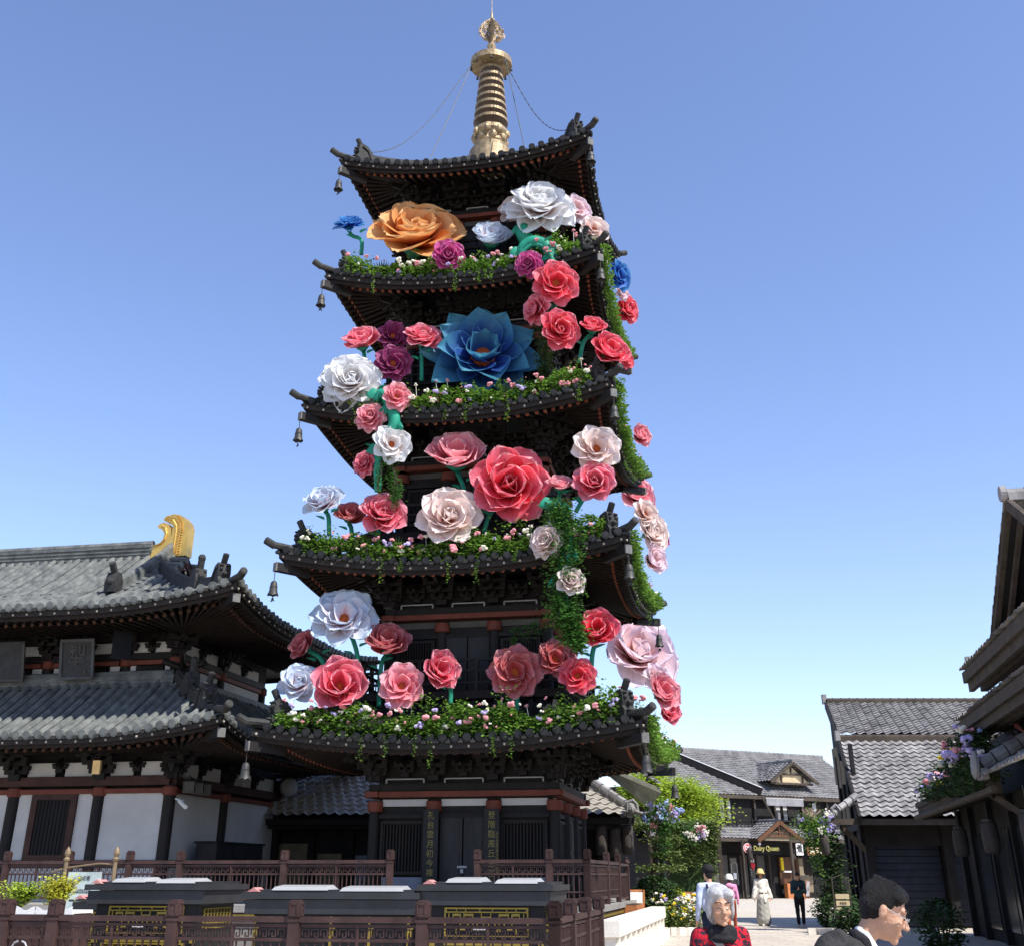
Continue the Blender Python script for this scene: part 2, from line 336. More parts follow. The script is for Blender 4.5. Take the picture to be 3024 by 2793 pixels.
# ================================================================== pagoda
W5 = [5.0325, 4.8348, 4.6146, 4.381, 4.202]; ZM = [4.42, 8.73, 12.96, 17.24, 21.41]; ZT = [4.87, 9.27, 13.53, 17.81, 21.94]
HW = [2.3, 2.15, 2.05, 1.95, 1.85]; ZF = [.9, 5.75, 10.0, 14.28, 18.5]; ZL = [3.3, 7.7, 11.95, 16.2, 20.4]
PG = thing('pagoda', 'tall dark five storey pagoda draped with giant fabric flowers, gilt mast on top', 'pagoda', PC, YAW)
ROOFS = []
def storey(i):
    h = HW[i]; zf, zl = ZF[i], ZL[i]
    wall = MB().bx(-h+.08, h-.08, -h+.08, h-.08, zf, zl+1.0).build('wall', M['wood'], PG)
    for s_ in range(4):
        r_ = Matrix.Rotation(s_*math.pi/2, 3, 'Z'); T = lambda x, y, z: r_ @ Vector((x, y, z))
        rz = s_*math.pi/2
        for j in range(3 if True else 4):
            x = -h + 2*h*j/3
            c = MB(); c.lathe([(.15, zf), (.145, zl-.28), (.15, zl-.27)], T(x, -h, 0)*1, 14); c.build('column', M['wood'], wall)
            c = MB(); c.lathe([(.175, zl-.36), (.2, zl-.34), (.2, zl-.13), (.175, zl-.11)], T(x, -h, 0), 16); c.build('column_collar', M['red'], wall)
        b = MB(); b.box(T(0, -h-.03, zl+.04), (2*h+.5, .3, .13), rz); b.build('lintel', M['red'], wall)
        b = MB(); b.box(T(0, -h+.0, zl+.2), (2*h+.3, .26, .16), rz); b.box(T(0, -h+.02, zl-.46), (2*h, .14, .1), rz); b.build('beam', M['wood'], wall)
        fr = MB()
        for j in range(3):
            x = -h + 2*h*(j+.5)/3; ww = 2*h/3-.55
            p = MB().box(T(x, -h+.05, zl-.15), (2*h/3-.36, .03, .16), rz); p.build('frieze_panel', M['plaster'] if i == 0 else M['gwall'], wall)
            p = MB(); p.box(T(x, -h-.02, zl+.4), (ww, .05, .03), rz); p.box(T(x-ww/2, -h-.02, zl+.35), (.04, .05, .1), rz); p.box(T(x+ww/2, -h-.02, zl+.35), (.04, .05, .1), rz); p.build('frieze_frame', M['grey'], wall)
            if j == 1:
                d = MB(); hh = zl-.5-zf
                for sg in (-1, 1):
                    d.box(T(x+sg*.3, -h+.0, zf+hh/2), (.56, .07, hh), rz)
                    for zc, zh in ((.8, .34), (.42, .3), (.1, .16)): 
                        d.box(T(x+sg*.3, -h-.04, zf+hh*zc), (.4, .02, hh*zh), rz)
                door = d.build('door', M['black2'], wall)
                if i == 0 and s_ == 0:
                    k = MB(); k.box(T(x, -h-.08, zf+hh*.42), (.24, .03, .05)); k.box(T(x, -h-.09, zf+hh*.42-.09), (.07, .03, .09)); k.build('padlock', M['grey'], wall)
            else:
                l = MB(); hh = zl-.55-zf
                n = 13
                for q in range(n): l.box(T(x-ww/2+ww*q/(n-1), -h-.01, zf+.35*hh+hh*.32), (.035, .06, hh*.62), rz)
                l.build('lattice_window', M['wood'], wall)
                g = MB(); 
                for zz in (zf+.36*hh, zf+hh*.97): g.box(T(x, -h-.02, zz), (ww+.1, .08, .07), rz)
                for xx in (-1, 1): g.box(T(x+xx*(ww/2+.06), -h-.02, zf+hh*.66), (.07, .08, hh*.66), rz)
                g.build('window_frame', M['wood'], wall)
                if i == 0:
                    p = MB(); p.box(T(x, -h-.0, zf+.18*hh), (ww+.05, .05, hh*.26), rz); p.build('dado_panel', M['gblue'] if s_ == 0 else M['wood'], wall)
        sets = [(T(x, -h-.02, zl+.42), T(0, -1, 0), 3, .83) for x in (-h, -h/3, h/3, h)] + [(T(-h, -h, zl+.42), T(-.707, -.707, 0), 4, .9)] + [(T(x, -h-.02, zl+.5), T(0, -1, 0), 2, .6) for x in (-h*.66, 0, h*.66)]
        if s_ < 2:
            for a_ in sets: br = MB(); brackets(br, *a_); br.build('bracket_set', M['wood'], wall)
        else:
            br = MB()
            for a_ in sets: brackets(br, *a_)
            br.build('bracket_sets', M['wood'], wall)['kind'] = 'stuff'
    if i:
        dk = MB(); e = h+.62; dk.bx(-e, e, -e, e, zf-.12, zf); dk.bx(-e-.04, e+.04, -e-.04, e+.04, zf-.2, zf-.125); deck = dk.build('balcony', M['wood'], PG)
        for s_ in range(4):
            r_ = Matrix.Rotation(s_*math.pi/2, 3, 'Z'); T = lambda x, y, z: r_ @ Vector((x, y, z)); rl = MB(); y = -e+.06; rz = s_*math.pi/2
            for zz, hh in ((.78, .08), (.5, .06), (.2, .06)): rl.box(T(0, y, zf+zz), (2*e+.3, .08, hh), rz)
            for j in range(8): rl.box(T(-e+.1+(2*e-.2)*j/7, y, zf+.4), (.09, .1, .8), rz)
            for j in range(28): rl.box(T(-e+.1+(2*e-.2)*j/27, y, zf+.35), (.03, .03, .3), rz)
            rl.build('balustrade', M['wood'], deck)
    return wall
M['black2'] = mat('black door leaf', (.022, .022, .023), .55, 0, .3, 4, .3, 30, stretch=(1, 1, .2))
M['gblue'] = mat('blue grey panel', (.16, .18, .22), .6, 0, .1, 3)
for i in range(5):
    wl = storey(i)
    by = W5[i]-.42
    if i < 4: rf = Roof(by, by, by-HW[i+1]-.45, ZM[i]-.03, 1.1, ZT[i]-ZM[i]-.06, by*.95, .2)
    else: rf = Roof(by, by, by-.5, ZM[i]-.03, 2.05, ZT[i]-ZM[i]-.06, by*.95, .2, curve=.35)
    T = {}; kid = rf.build(PG, T, spacing=.3, body=(HW[i]+.25, HW[i]+.25), sof=.42)
    rf.hips(kid, rf.run, start=.5)
    ROOFS.append(rf)
    MBs = MB()
    if i == 4:
        MBs = None
ordn = ['lowest', 'second', 'third', 'fourth', 'top']
for i, rf in enumerate(ROOFS):
    for k, nm in ((3, 'left front'), (0, 'right front'), (1, 'right rear')):
        if k == 1 and i > 1: continue
        c = rf.corner(k, .0, -.57); Pw = PG.matrix_basis @ c if False else (Matrix.Translation(PC) @ Matrix.Rotation(YAW, 4, 'Z')) @ c
        bell(Pw, 'dark bronze wind bell hanging from the %s corner of the pagoda\'s %s roof' % (nm, ordn[i]), 'wind bells under the pagoda corners')
# stone base of the pagoda body
MB().bx(-3.0, 3.0, -3.0, 3.0, .5, .93).build('plinth', M['orn'], PG)
# ---- spire
sp = MB(); sp.lathe([(.78, 23.5), (.75, 24.15), (.62, 24.2), (.62, 24.38)], n=24); base = sp.build('spire_base', M['spire'], PG)
l = MB(); n = 24
prof = [(.5, 24.38), (.56, 24.5), (.5, 24.68), (.53, 24.8), (.62, 24.95), (.56, 25.14), (.3, 25.2)]
l.rings([[Vector((r_*math.cos(2*math.pi*j/n)*(1+.05*(j % 3 == 0)), r_*math.sin(2*math.pi*j/n)*(1+.05*(j % 3 == 0)), z_)) for j in range(n)] for r_, z_ in prof])
for j in range(8):
    a = j*math.pi/4
    for z_, r_, q in ((24.9, .58, 1), (24.65, .53, -1)):
        c = Vector((r_*math.cos(a+(.39 if q < 0 else 0)), r_*math.sin(a+(.39 if q < 0 else 0)), z_)); l.sphere(c, .17, 8, 6, (.8, .8, 1))
l.build('lotus_base', M['spire'], base)
MB().lathe([(.16, 24.3), (.13, 28.4), (.07, 28.8), (.05, 30.3), (.04, 30.55), (.015, 30.56), (.012, 31.15)], n=10).build('mast', M['spire'], base)
for j in range(8):
    z_ = 25.42+j*.33; r_ = .62-.03*j
    MB().lathe([(r_*.9, z_-.0), (r_, z_+.0), (r_, z_+.11), (r_*.93, z_+.13), (r_*.55, z_+.15)], n=28).build('mast_ring', M['spire'], base)
    MB().lathe([(r_*.72, z_-.2), (r_*.9, z_-.06), (r_*.97, z_-.005)], n=28).build('ring_underside', M['bronze'], base)
MB().lathe([(.7, 28.0), (.76, 27.98), (.76, 28.22), (.72, 28.23), (.2, 28.35)], n=36).build('canopy_disc', M['spire'], base)
MB().lathe([(.2, 28.05), (.74, 28.03)], n=36).build('canopy_underside', M['bronze'], base)
for j in range(8):
    a = j*math.pi/4+.2; MB().lathe([(.001, 0), (.03, -.02), (.04, -.1), (.055, -.13)], (.73*math.cos(a), .73*math.sin(a), 27.96), 8).build('mast_bell', M['bell'], base)
f = MB(); f.lathe([(.1, 28.35), (.17, 28.5), (.1, 28.62), (.13, 28.8), (.17, 28.95), (.1, 29.08), (.05, 29.1)], n=14)
for j in range(4):
    a = j*math.pi/2+.3; f.tube([(.1*math.cos(a), .1*math.sin(a), 28.55), (.26*math.cos(a), .26*math.sin(a), 28.6), (.36*math.cos(a), .36*math.sin(a), 28.82)], [.05, .04, .005], 6)
f.build('jewel', M['spire'], base)
# openwork flame: four pierced vanes
for j in range(4):
    a = j*math.pi/2 + .45; d = Vector((math.cos(a), math.sin(a), 0)); v = MB()
    ol = [(.04, 29.15), (.2, 29.2), (.34, 29.35), (.42, 29.55), (.36, 29.8), (.3, 29.95), (.22, 30.08), (.04, 30.25)]
    v.tube([d*x + Vector((0, 0, z)) for x, z in ol], .022, 5)
    for q in range(150):
        z = 29.2+rnd.random()*.95; mxr = .43*math.sin(math.pi*min(1, (z-29.1)/1.15)**.8)+.02; x = rnd.random()*mxr; b_ = rnd.random()*6.3; r_ = .045
        c = d*(x+.04)+Vector((0, 0, z)); v.tube([c + d*r_*math.cos(b_+t) + Vector((0, 0, r_*math.sin(b_+t))) for t in (0, 1.5, 3, 4.5)], .016, 3)
    v.build('flame_vane', M['spire'], base)
top = ROOFS[4]
for k in (3, 0):
    a = (k*math.pi/2) - math.pi/4; p0 = Vector((.72*math.cos(a), .72*math.sin(a), 27.95)); p1 = top.corner(k, .55, .5)
    pts = []
    for q in range(41):
        t = q/40; p = p0.lerp(p1, t); p.z -= 1.0*math.sin(math.pi*t)**1.0*(.6+.7*t); pts.append(p)
    c = MB()
    for q in range(40):
        m_ = (pts[q]+pts[q+1])/2; c.beam(pts[q], pts[q+1], .028 if q % 2 else .012, .012 if q % 2 else .028)
    c.build('mast_chain', M['bell'], base)
for s_ in (-1, 1):
    MB().tube([(s_*.62, -.4, 27.9), (s_*1.75, -2.3, 22.0)], .014, 5).build('guy_wire', M['bell'], base)
# ---- couplet boards on the two middle columns (gold characters on dark boards)
def text(s, size, ext=.01, parent=None, m=None, name='lettering', loc=(0, 0, 0), rot=(math.pi/2, 0, 0), scale=(1, 1, 1), bold=0):
    cu = bpy.data.curves.new(name, 'FONT'); cu.body = s; cu.size = size; cu.extrude = ext; cu.align_x = 'CENTER'; cu.align_y = 'CENTER'; cu.offset = bold
    cu.resolution_u = 3
    o = bpy.data.objects.new(name, cu); COL.objects.link(o); dg = bpy.context.evaluated_depsgraph_get(); dg.update()
    me = bpy.data.meshes.new_from_object(o.evaluated_get(dg)); bpy.data.objects.remove(o)
    me.materials.clear(); me.materials.append(m); q = bpy.data.objects.new(name, me); COL.objects.link(q); q.parent = parent; q.location = loc; q.rotation_euler = rot; q.scale = scale
    return q
M['glyph'] = mat('old gold lettering', (.2, .17, .06), .5, .2, .2, 4)
for x, s_, lab in ((-.77, '孔台雲月初今禪是空', 'narrow black couplet board with gold brush characters left of the pagoda door'), (.77, '登階臨風丘堂在心明', 'narrow black couplet board with gold brush characters right of the pagoda door')):
    cpl = thing('couplet_board', lab, 'sign', (Matrix.Translation(PC) @ Matrix.Rotation(YAW, 4, 'Z')) @ Vector((x, -2.52, 0)), YAW, 'couplet boards on the pagoda columns')
    MB().bx(-.19, .19, -.03, .03, 1.0, 2.98).build('board', M['black'], cpl)
    for q, ch in enumerate(s_): text(ch, .19, .006, cpl, M['glyph'], 'character', (0, -.04, 2.83-.213*q))
    if x > 0: text('\n'.join('甲午年春月應邀撰書於無錫'), .075, .004, cpl, M['glyph'], 'small_inscription', (.14, -.04, 2.0))
# ================================================================== hall to the left
OH = Vector((-9.206, 33, 0)); MH = Matrix.Translation(OH) @ Matrix.Rotation(YAW, 4, 'Z')
HC = MH @ Vector((-13, 3.83, 0))
HL = thing('temple_hall', 'two storey temple hall with white plaster panels and grey tiled roofs left of the pagoda', 'temple hall', HC, YAW)
low = Roof(15.25, 6.13, 2.6, 4.76, 1.65, .42, 4.0, .18, curve=.25)
T = {}; k1 = low.build(HL, T, sides=(0, 1, 3), spacing=.31, rollr=.085, body=(13.3, 4.1), sof=-.15, skin=M['htile'], discm=M['htile'], xlim=3, endm='rend2')
low.hips(k1, 2.6, corners=(0,), scale=1.05, start=.9)
upr = Roof(15.25, 6.13, 6.13, 8.08, 3.0, .45, 4.5, .2, gx=4.75, curve=.6)
k2 = upr.build(HL, T, sides=(0, 1, 2, 3), spacing=.31, rollr=.085, body=(12.6, 3.5), sof=-.2, skin=M['htile'], discm=M['htile'], xlim=3, endm='rend2')
upr.hips(k2, 4.75, corners=(0,), scale=1.05, start=.9)
# second ornaments a little way up the hips
def orn_at(rf, kid, d, k=0, sc=1.0):
    a, b = rf.half(k); H = lambda d, dz=0: rf.P(k, a-d, d, dz); out = (H(0)-H(.3)); out.z = 0; out.normalize(); lat = Vector((-out.y, out.x, 0)); c = H(d, .1)
    f = lambda x, y, z: c + out*x*sc + lat*y*sc + Vector((0, 0, z*sc)); mb = MB()
    mb.ext([(-.5, .1), (-.3, .4), (-.1, .6), (.1, .58), (.16, .3), (.14, 0), (-.5, 0)], lambda x, y, t: f(x, (t-.5)*.34, y), 1)
    mb.sphere(f(.14, 0, .35), .1*sc, 8, 6); mb.sphere(f(.1, .12, .5), .06*sc, 6, 5); mb.sphere(f(.1, -.12, .5), .06*sc, 6, 5)
    u = (out*.15+Vector((0, 0, 1))).normalized(); mb.tube([f(-.02, 0, .5), f(-.02, 0, .5)+u*.4*sc], .1*sc, 10); mb.sphere(f(-.02, 0, .5)+u*.4*sc, .12*sc, 8, 6)
    mb.build('ridge_ornament', M['orn'], kid)
orn_at(low, k1, 1.75); orn_at(upr, k2, 2.1)
# ridges
m_ = MB(); m_.bx(-15, 9.36, -.2, .2, 10.85, 11.42)
for z_ in (10.95, 11.07, 11.19, 11.31): m_.bx(-15, 9.36, -.24, .24, z_, z_+.05)
m_.tube([(-15, 0, 11.46), (9.34, 0, 11.46)], .13, 8); m_.bx(9.36, 10.6, -.2, .2, 10.7, 10.94); m_.build('main_ridge', M['htile'], k2)
m_ = MB(); m_.bx(-15, 12.55, -3.62, -3.3, 6.2, 6.62)
for z_ in (6.3, 6.4, 6.5): m_.bx(-15, 12.57, -3.66, -3.26, z_, z_+.04)
m_.tube([(-15, -3.46, 6.66), (12.5, -3.46, 6.66)], .12, 8); m_.build('wall_ridge', M['htile'], k1)
MB().bx(-15, 12.4, -3.72, -3.66, 6.14, 6.2).build('mortar_line', M['white'], k1)
m_ = MB(); m_.bx(12.4, 12.7, -3.3, 4.5, 6.2, 6.62); m_.build('wall_ridge', M['htile'], k1)
m_ = MB(); m_.tube([(12.3, -3.9, 6.95), (12.9, -3.6, 6.75), (13.6, -3.9, 6.85)], .09, 8); m_.tube([(12.4, -3.2, 6.7), (12.9, -3.8, 6.8), (13.1, -4.4, 7.1)], .08, 8); m_.build('ridge_end_horns', M['wood'], k1)
# gable with its descending ridges and verge tiles
gp = [(-2.3, 9.6), (0, 10.95), (2.3, 9.6)]
gx_ = 10.45
def gz(y): return upr.P(0, 0, 6.13-abs(y)).z
gy = [-3.1+6.2*i/20 for i in range(21)]
g = MB(); vs = [Vector((gx_-.25, y, gz(y)-.05)) for y in gy]; vb = [Vector((gx_-.25, y, 9.3)) for y in gy]; g.grid([vs, vb]); g.build('gable_wall', M['brown'], k2)
v = MB()
for i in range(20):
    y = -3.0+6*i/19
    if abs(y) < .25: continue
    v.tube([(gx_-.3, y, gz(y)+.1), (gx_+.38, y, gz(y)+.02)], .085, 8); v.tube([(gx_+.38, y, gz(y)+.02), (gx_+.43, y, gz(y)+.02)], .11, 10)
v.build('verge_tiles', M['htile'], k2)
b_ = MB(); b_.rings([[Vector((gx_+.12, y, gz(y)-.06)), Vector((gx_+.12, y, gz(y)-.42)), Vector((gx_+.2, y, gz(y)-.42)), Vector((gx_+.2, y, gz(y)-.06))] for y in gy]); b_.build('barge_board', M['brown'], k2)
b_ = MB()
for a_ in (0, 1, 2, 3, 4, 5):
    b_.tube([(gx_+.22, .16*math.cos(a_*1.05+t*.7)*(.4+t*.3)+(a_-2.5)*.05, gz(0)-.5-.16*a_+.1*math.sin(a_+t)) for t in (0, .6, 1.2, 1.8)], .035, 5)
b_.build('gable_pendant', M['red'], k2)
for sg in (-1, 1):
    d = MB(); ys = [sg*(.15+3.1*i/12) for i in range(13)]; lift_ = lambda i: .22 if i < 11 else .3
    d.chain([(gx_-.35, y, gz(y)+.2) for i, y in enumerate(ys)], .26, .3); d.tube([(gx_-.35, y, gz(y)+.4) for y in ys], .1, 8)
    d.chain([(gx_-.35, y, gz(y)+.06) for i, y in enumerate(ys)], .34, .06)
    d.build('descending_ridge', M['htile'], k2)
    e = MB(); c = Vector((gx_-.35, sg*3.3, gz(3.2)))
    e.ext([(-.1, 0), (-.15, .35), (0, .6), (.2, .6), (.34, .3), (.3, 0)], lambda x, y, t: c + Vector(((t-.5)*.34, sg*x, y)), 1); e.sphere(c+Vector((0, sg*.3, .3)), .12, 8, 6)
    e.tube([c+Vector((0, sg*.05, .5)), c+Vector((0, sg*.35, .85))], .1, 10); e.build('ridge_ornament', M['orn'], k2)
w_ = MB(); w_.rings([[Vector((gx_-.6-.0*i, y, gz(y)+.06)), Vector((gx_-.58, y, gz(y)+.02)), Vector((gx_-.56, y, gz(y)+.09))] for i, y in enumerate([-3.3+.3*i for i in range(11)])]); w_.build('mortar_line', M['white'], k2)
# gold fish tail finial
ol = [(0, 0), (.07, .34), (.22, .4), (.34, .54), (.38, .72), (.3, .88), (.14, .94), (.12, 1.0), (.19, 1.07), (.32, 1.1), (.46, 1.04), (.56, .9), (.6, .72), (.58, .6), (.62, .58), (.66, .8), (.62, 1.0), (.5, 1.12), (.36, 1.16), (.3, 1.14), (.27, 1.2), (.36, 1.3), (.55, 1.34), (.76, 1.33), (.95, 1.24), (1.1, 1.08), (1.17, .9), (1.17, .02)]
OX = 9.38; Z0 = 10.95
o2 = [(0, 0), (.07, .34), (.22, .4), (.34, .54), (.38, .72), (.3, .88), (.14, .94), (.12, 1.0), (.19, 1.07), (.32, 1.1), (.46, 1.04), (.56, .9), (.62, .62), (.62, .98), (.5, 1.1), (.36, 1.13), (.27, 1.2), (.36, 1.3), (.55, 1.34), (.76, 1.33), (.95, 1.24), (1.1, 1.08), (1.17, .9), (1.17, .02)]
f = MB(); f.ext(o2, lambda x, y, t: Vector((OX+x*1.1, (t-.5)*.42, Z0+y*1.08)), 1)
fin = f.build('ridge_finial', M['gold2'], k2)
f = MB()
for s_ in (-1, 1):
    yy = s_*.225
    f.tube([(OX+x*1.1, yy, Z0+y*1.08) for x, y in [(.1, .36), (.28, .42), (.42, .56), (.46, .74), (.4, .92), (.26, 1.0)]], .035, 6)
    f.tube([(OX+x*1.1, yy, Z0+y*1.08) for x, y in [(.74, .03), (.76, .4), (.78, .75), (.75, .98), (.62, 1.16), (.45, 1.2), (.34, 1.2)]], .035, 6)
    f.tube([(OX+x*1.1, yy, Z0+y*1.08) for x, y in [(.86, .03), (.88, .45), (.9, .8), (.86, 1.03), (.7, 1.23), (.5, 1.27), (.36, 1.25)]], .02, 6)
    for i in range(22):
        t = i/21
        pts = [(.82, .05), (.82, .4), (.84, .75), (.8, 1.0), (.66, 1.2), (.48, 1.24)]
        q = t*4.999; j = int(q); x = pts[j][0]*(1-q+j)+pts[j+1][0]*(q-j); y = pts[j][1]*(1-q+j)+pts[j+1][1]*(q-j)
        f.beam((OX+(x+.0)*1.1, yy, Z0+y*1.08), (OX+(x+.13)*1.1, yy, Z0+(y+.05+.05*t)*1.08), .05, .03)
f.build('finial_feathers', M['gold2'], fin)
# --- lower storey walls
U = lambda u: u+13; V = lambda v_: v_-3.83
fu = [-2.3*0, -2.06, -4.62, -7.18, -9.74, -12.3]; fu = [0, -2.06, -4.62, -7.18, -9.74, -12.3, -14.9]; sv = [0, 3.41, 7.66]
MB().bx(-13, 13-.12, -3.83+.12, 3.83, .5, 6.3).build('wall_core', M['dwall'], HL)
def column(x, y, z0, z1, collar=True, r=.165):
    MB().lathe([(r, z0), (r, z1-.3), (r*.95, z1)], (x, y, 0), 14).build('column', M['wood'], HL)
    if collar: MB().lathe([(r*1.1, z1-.26), (r*1.28, z1-.23), (r*1.28, z1-.06), (r*1.1, z1-.03)], (x, y, 0), 16).build('column_collar', M['red'], HL)
for u in fu: column(U(u), V(0), .6, 3.7)
for v_ in sv[1:]: column(U(0), V(v_), .6, 3.7)
def panel(mb, a, b, z0, z1, off=.0, th=.05):   # a,b are (u,v) ends
    p = Vector((U(a[0]), V(a[1]), 0)); q = Vector((U(b[0]), V(b[1]), 0)); d = (q-p).normalized(); n_ = Vector((d.y, -d.x, 0)); c = (p+q)/2 + n_*off; c.z = (z0+z1)/2
    mb.box(c, ((q-p).length, th, z1-z0), math.atan2(d.y, d.x)); return mb
bays = [((fu[i+1], 0), (fu[i], 0)) for i in range(6)] + [((0, sv[i]), (0, sv[i+1])) for i in range(2)]
for i, (a, b) in enumerate(bays):
    shr = lambda k_: (tuple(Vector(a).lerp(Vector(b), k_)), tuple(Vector(a).lerp(Vector(b), 1-k_)))
    a2, b2 = shr(.07)
    panel(MB(), a2, b2, 1.88, 3.5, 0).build('plaster_panel', M['plaster'], HL)
    panel(MB(), a2, b2, .9, 1.7, 0).build('plaster_panel', M['plaster'], HL)
    panel(MB(), a2, b2, 1.7, 1.88, .03, .1).build('sill_beam', M['brown'], HL)
    panel(MB(), a2, b2, 3.5, 3.62, .06, .1).build('red_rail', M['red'], HL)
    panel(MB(), a, b, 3.7, 3.93, .03, .22).build('lintel', M['brown'], HL)
    m_ = MB(); a3, b3 = shr(.12); panel(m_, a3, tuple(Vector(a).lerp(Vector(b), .44)), 3.95, 4.3, .0); panel(m_, tuple(Vector(a).lerp(Vector(b), .56)), b3, 3.95, 4.3, .0); m_.build('frieze_panel', M['plaster'], HL)
    br = MB(); d = (Vector(b)-Vector(a)).normalized(); out = Vector((d.y, -d.x, 0))
    brackets(br, (U(a[0]), V(a[1]), 3.93), out, 3, 1.0); brackets(br, (U((a[0]+b[0])/2), V((a[1]+b[1])/2), 4.1), out, 1, .6)
    br.build('bracket_sets', M['wood'], HL)
    if i in (1, 3, 5):
        c = ((a[0]+b[0])/2, 0); W_ = 1.35
        fr_ = MB(); x = U(c[0]); y = V(0)-.06
        fr_.bx(x-W_/2, x-W_/2+.18, y-.05, y+.03, 1.88, 3.5); fr_.bx(x+W_/2-.18, x+W_/2, y-.05, y+.03, 1.88, 3.5); fr_.bx(x-W_/2+.18, x+W_/2-.18, y-.05, y+.03, 3.36, 3.5); fr_.bx(x-W_/2+.18, x+W_/2-.18, y-.05, y+.03, 1.88, 2.0)
        fo = fr_.build('window_frame', M['brown'], HL)
        MB().bx(x-W_/2+.18, x+W_/2-.18, y+.0, y+.02, 2.0, 3.36).build('window_back', M['black'], fo)
        s_ = MB()
        for q in range(9): s_.box((x-W_/2+.24+q*(W_-.48)/8, y-.02, 2.68), (.055, .05, 1.36), .6)
        s_.build('window_slats', M['wood'], fo)
br = MB(); brackets(br, (U(0), V(0), 3.93), Vector((.707, -.707, 0)), 4, 1.0); brackets(br, (U(0), V(7.66), 3.93), Vector((1, 0, 0)), 3, 1.0); br.build('bracket_sets', M['wood'], HL)
# --- upper storey
r_ = .66; fu2 = [-r_, -2.2, -4.7, -7.2, -9.7, -12.2]; sv2 = [r_, 3.7, 7.0]
for u in fu2: column(U(u), V(r_), 6.2, 7.2, True, .15)
for v_ in sv2[1:]: column(U(-r_), V(v_), 5.8, 7.2, True, .15)
MB().bx(-13, 13-r_-.1, V(r_)+.1, 3.7, 5.9, 9.2).build('wall_core', M['dwall'], HL)
bays = [((fu2[i+1], r_), (fu2[i], r_)) for i in range(5)] + [((-r_, sv2[i]), (-r_, sv2[i+1])) for i in range(2)]
for i, (a, b) in enumerate(bays):
    shr = lambda k_: (tuple(Vector(a).lerp(Vector(b), k_)), tuple(Vector(a).lerp(Vector(b), 1-k_)))
    a2, b2 = shr(.08)
    d = (Vector(b)-Vector(a)).normalized(); out = Vector((d.y, -d.x, 0))
    panel(MB(), a2, b2, 6.98, 7.1, .06, .1).build('red_rail', M['red'], HL); panel(MB(), a, b, 7.12, 7.3, .02, .2).build('lintel', M['wood'], HL)
    m_ = MB(); a3, b3 = shr(.12); panel(m_, a3, tuple(Vector(a).lerp(Vector(b), .45)), 7.33, 7.62, 0); panel(m_, tuple(Vector(a).lerp(Vector(b), .55)), b3, 7.33, 7.62, 0); m_.build('frieze_panel', M['plaster'], HL)
    if i >= 5: panel(MB(), a2, b2, 5.8, 6.96, 0).build('plaster_panel', M['plaster'], HL)
    else:
        m_ = MB(); panel(m_, a2, shr(.2)[0], 6.2, 6.96, 0); panel(m_, shr(.2)[1], b2, 6.2, 6.96, 0); m_.build('plaster_panel', M['plaster'], HL)
        s_ = MB()
        for q in range(15):
            c = Vector(shr(.25)[0]).lerp(Vector(shr(.25)[1]), q/14); s_.box((U(c[0]), V(c[1])-.04, 6.7), (.04, .05, .5))
        s_.build('window_slats', M['wood'], HL)
        m_ = MB(); panel(m_, a, b, 6.5, 6.56, .12, .05); m_.build('balcony_rail', M['wood'], HL)
    br = MB(); brackets(br, (U(a[0]), V(a[1]), 7.3), out, 3, .9); brackets(br, (U((a[0]+b[0])/2), V((a[1]+b[1])/2), 7.4), out, 1, .6); br.build('bracket_sets', M['wood'], HL)
br = MB(); brackets(br, (U(-r_), V(r_), 7.3), Vector((.707, -.707, 0)), 4, 1.0); br.build('bracket_sets', M['wood'], HL)
# plaque with a raised brush character under the upper eave
pq = thing('name_plaque', 'grey carved plaque tilted forward under the upper eave of the temple hall', 'plaque', MH @ Vector((-3.35, .05, 6.55)), YAW)
pq.rotation_euler = (R(14), 0, YAW)
MB().box((0, 0, .55), (1.0, .06, 1.1)).build('plaque_board', M['grey2'] if 'grey2' in M else mat('slate grey board', (.04, .043, .048), .7), pq)
m_ = MB()
for z_ in (.03, 1.07): m_.box((0, -.045, z_), (1.06, .06, .08))
for x in (-.5, .5): m_.box((x, -.045, .55), (.08, .06, .96))
m_.build('plaque_frame', mat('slate frame', (.075, .08, .085), .7), pq)
text('犁', .62, .02, pq, M['cap'], 'character', (0, -.04, .6)); m_ = MB(); m_.box((.25, -.045, .2), (.1, .03, .1)); m_.build('seal', M['cap'], pq)
pq2 = thing('name_plaque', 'second carved plaque under the hall eave, cut off by the photo\'s left edge', 'plaque', MH @ Vector((-5.55, .05, 6.55)), YAW); pq2.rotation_euler = (R(14), 0, YAW)
MB().box((0, 0, .55), (1.0, .06, 1.1)).build('plaque_board', mat('slate grey board', (.04, .043, .048), .7), pq2); m_ = MB(); m_.box((0, -.045, .03), (1.06, .06, .08)); m_.box((.5, -.045, .55), (.08, .06, .96)); m_.build('plaque_frame', M['cap'], pq2)
hb = thing('hanging_board', 'narrow dark board hanging edge on beneath the hall roof right of the plaque', 'board', MH @ Vector((-1.9, -.3, 7.0)), YAW+.9)
MB().box((0, 0, .45), (.55, .05, .9)).build('board', mat('dark blue board', (.01, .012, .018), .7), hb); MB().tube([(0, 0, .9), (0, 0, 1.2)], .02, 6).build('hanger', M['bell'], hb)
